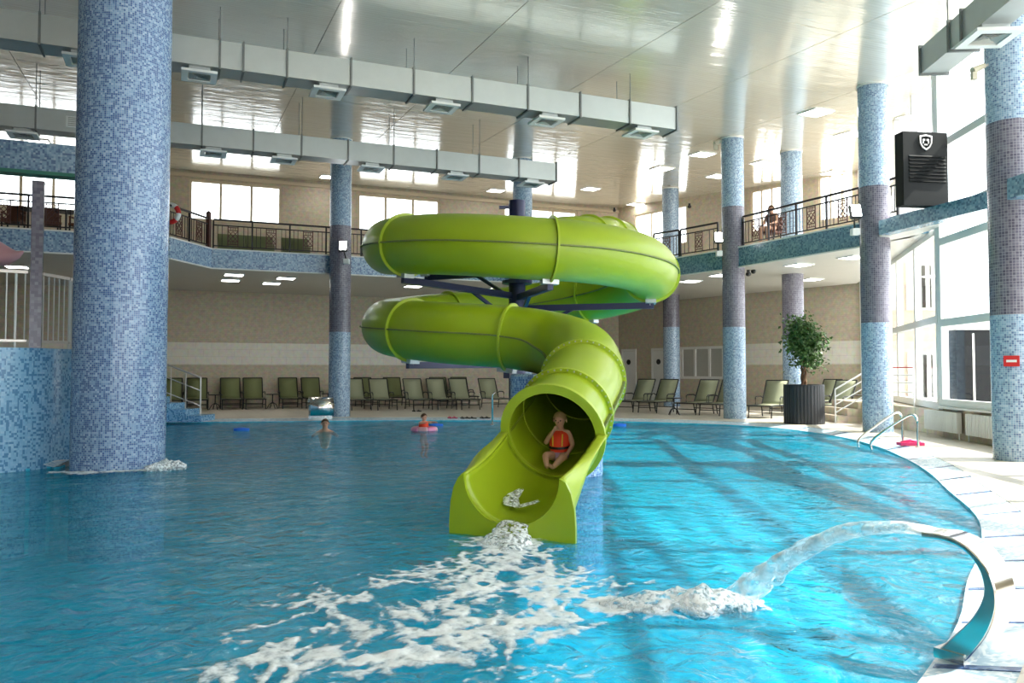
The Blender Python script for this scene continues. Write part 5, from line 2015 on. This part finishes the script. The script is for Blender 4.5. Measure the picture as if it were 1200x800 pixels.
add_hand(J, E, 'lwr', (0.11, -0.27, 0.66), (-0.3, -1, 0), (-1, 0.2, 0), 1.1)
add_hand(J, E, 'rwr', (-0.11, -0.27, 0.66), (0.3, -1, 0), (1, 0.2, 0), 1.1)
skin_mesh('body', J, E, M['skin'], up_)
face(up_, (0, 0.03, 1.18), 1.25, 0, 'hairb')
shell(up_, 'top', [(0.06, 0.52, 0.17, 0.15), (0.08, 0.70, 0.165, 0.15), (0.07, 0.90, 0.19, 0.165), (0.065, 1.0, 0.15, 0.12), (0.06, 1.04, 0.08, 0.075)], 'brown')

# wicker chairs and tables upstairs on the left, brown screens along the rail
for px, rz in ((-20, 20), (12, -10), (56, 15), (92, -20)):
    x = xat(px, 27.0)
    wicker_chair((x, 27.0, BALC), math.radians(rz), 'brown wicker chair behind the gallery railing under the left windows', 'wicker chairs on the gallery')
for px in (34, 74):
    x = xat(px, 26.3)
    t = thing('side_table', 'small dark pedestal table between wicker chairs on the gallery', 'table', (x, 26.35, BALC), 0, 'small tables on the gallery')
    MB().lathe([(0.001, 0.66), (0.30, 0.66), (0.30, 0.70), (0.001, 0.70)], 20).build('table_top', M['black'], t)
    MB().tube([(0, 0, 0.03), (0, 0, 0.66)], 0.03, 8).build('stem', M['black'], t)
    MB().lathe([(0.001, 0.03), (0.2, 0.03), (0.22, 0), (0.001, 0)], 16).build('base', M['black'], t)
for k, px in enumerate((270, 303, 345, 440)):
    x = xat(px, 29.0)
    t = thing('sofa', 'low olive seat behind the long gallery railing', 'sofa', (x, 29.0, BALC), 0, 'olive seats on the gallery')
    MB().box(-0.45, 0.45, -0.35, 0.35, 0.12, 0.42).build('seat', M['olive'], t)
    MB().box(-0.45, 0.45, 0.2, 0.38, 0.42, 0.78).build('backrest', M['olive'], t)
    for sx in (-0.4, 0.4):
        for sy in (-0.3, 0.3):
            MB().box(sx - 0.025, sx + 0.025, sy - 0.025, sy + 0.025, 0, 0.12).build('leg', M['black'], t)

# ------------------------------------------------------------------ outside the glass
bo = W(17.2, 34.5)
bd = thing('building', 'pale brick building with dark windows outside the glass', 'building', (bo.x, bo.y, -1.7), -YAW)
MB().box(-4, 1.4, 0, 5, 0, 9).build('wall', M['brickout'], bd)
for k in range(2):
    for z in (2.0, 5.8):
        f = MB().box(-2.2 + 1.8 * k, -0.7 + 1.8 * k, -0.08, 0, z, z + 2.0).build('window', M['frame'], bd)
        MB().box(-1.75 + 1.8 * k, -1.4 + 1.8 * k, -0.1, -0.08, z + 0.1, z + 1.9).build('pane', M['darkglass'], f)
        MB().box(-1.2 + 1.8 * k, -1.15 + 1.8 * k, -0.1, -0.08, z + 0.1, z + 1.9).build('pane', M['darkglass'], f)
MB().box(-4.2, 1.6, -0.2, 5.2, 9, 9.4).build('roof', M['frame'], bd)
kb = at_d(1142, 470, 21.5)
ks = thing('kiosk', 'dark glazed entrance booth standing outside the window', 'kiosk', (kb.x, kb.y, -1.7), -YAW)
MB().box(-0.46, 0.46, 0, 0.5, 0, 4.3).build('body', M['darkglass'], ks)
MB().box(-0.03, 0.02, -0.02, 0, 0.1, 4.2).build('mullion', M['frame'], ks)
MB().box(-0.48, 0.48, -0.04, 0.94, 4.3, 4.4).build('roof', M['frame'], ks)
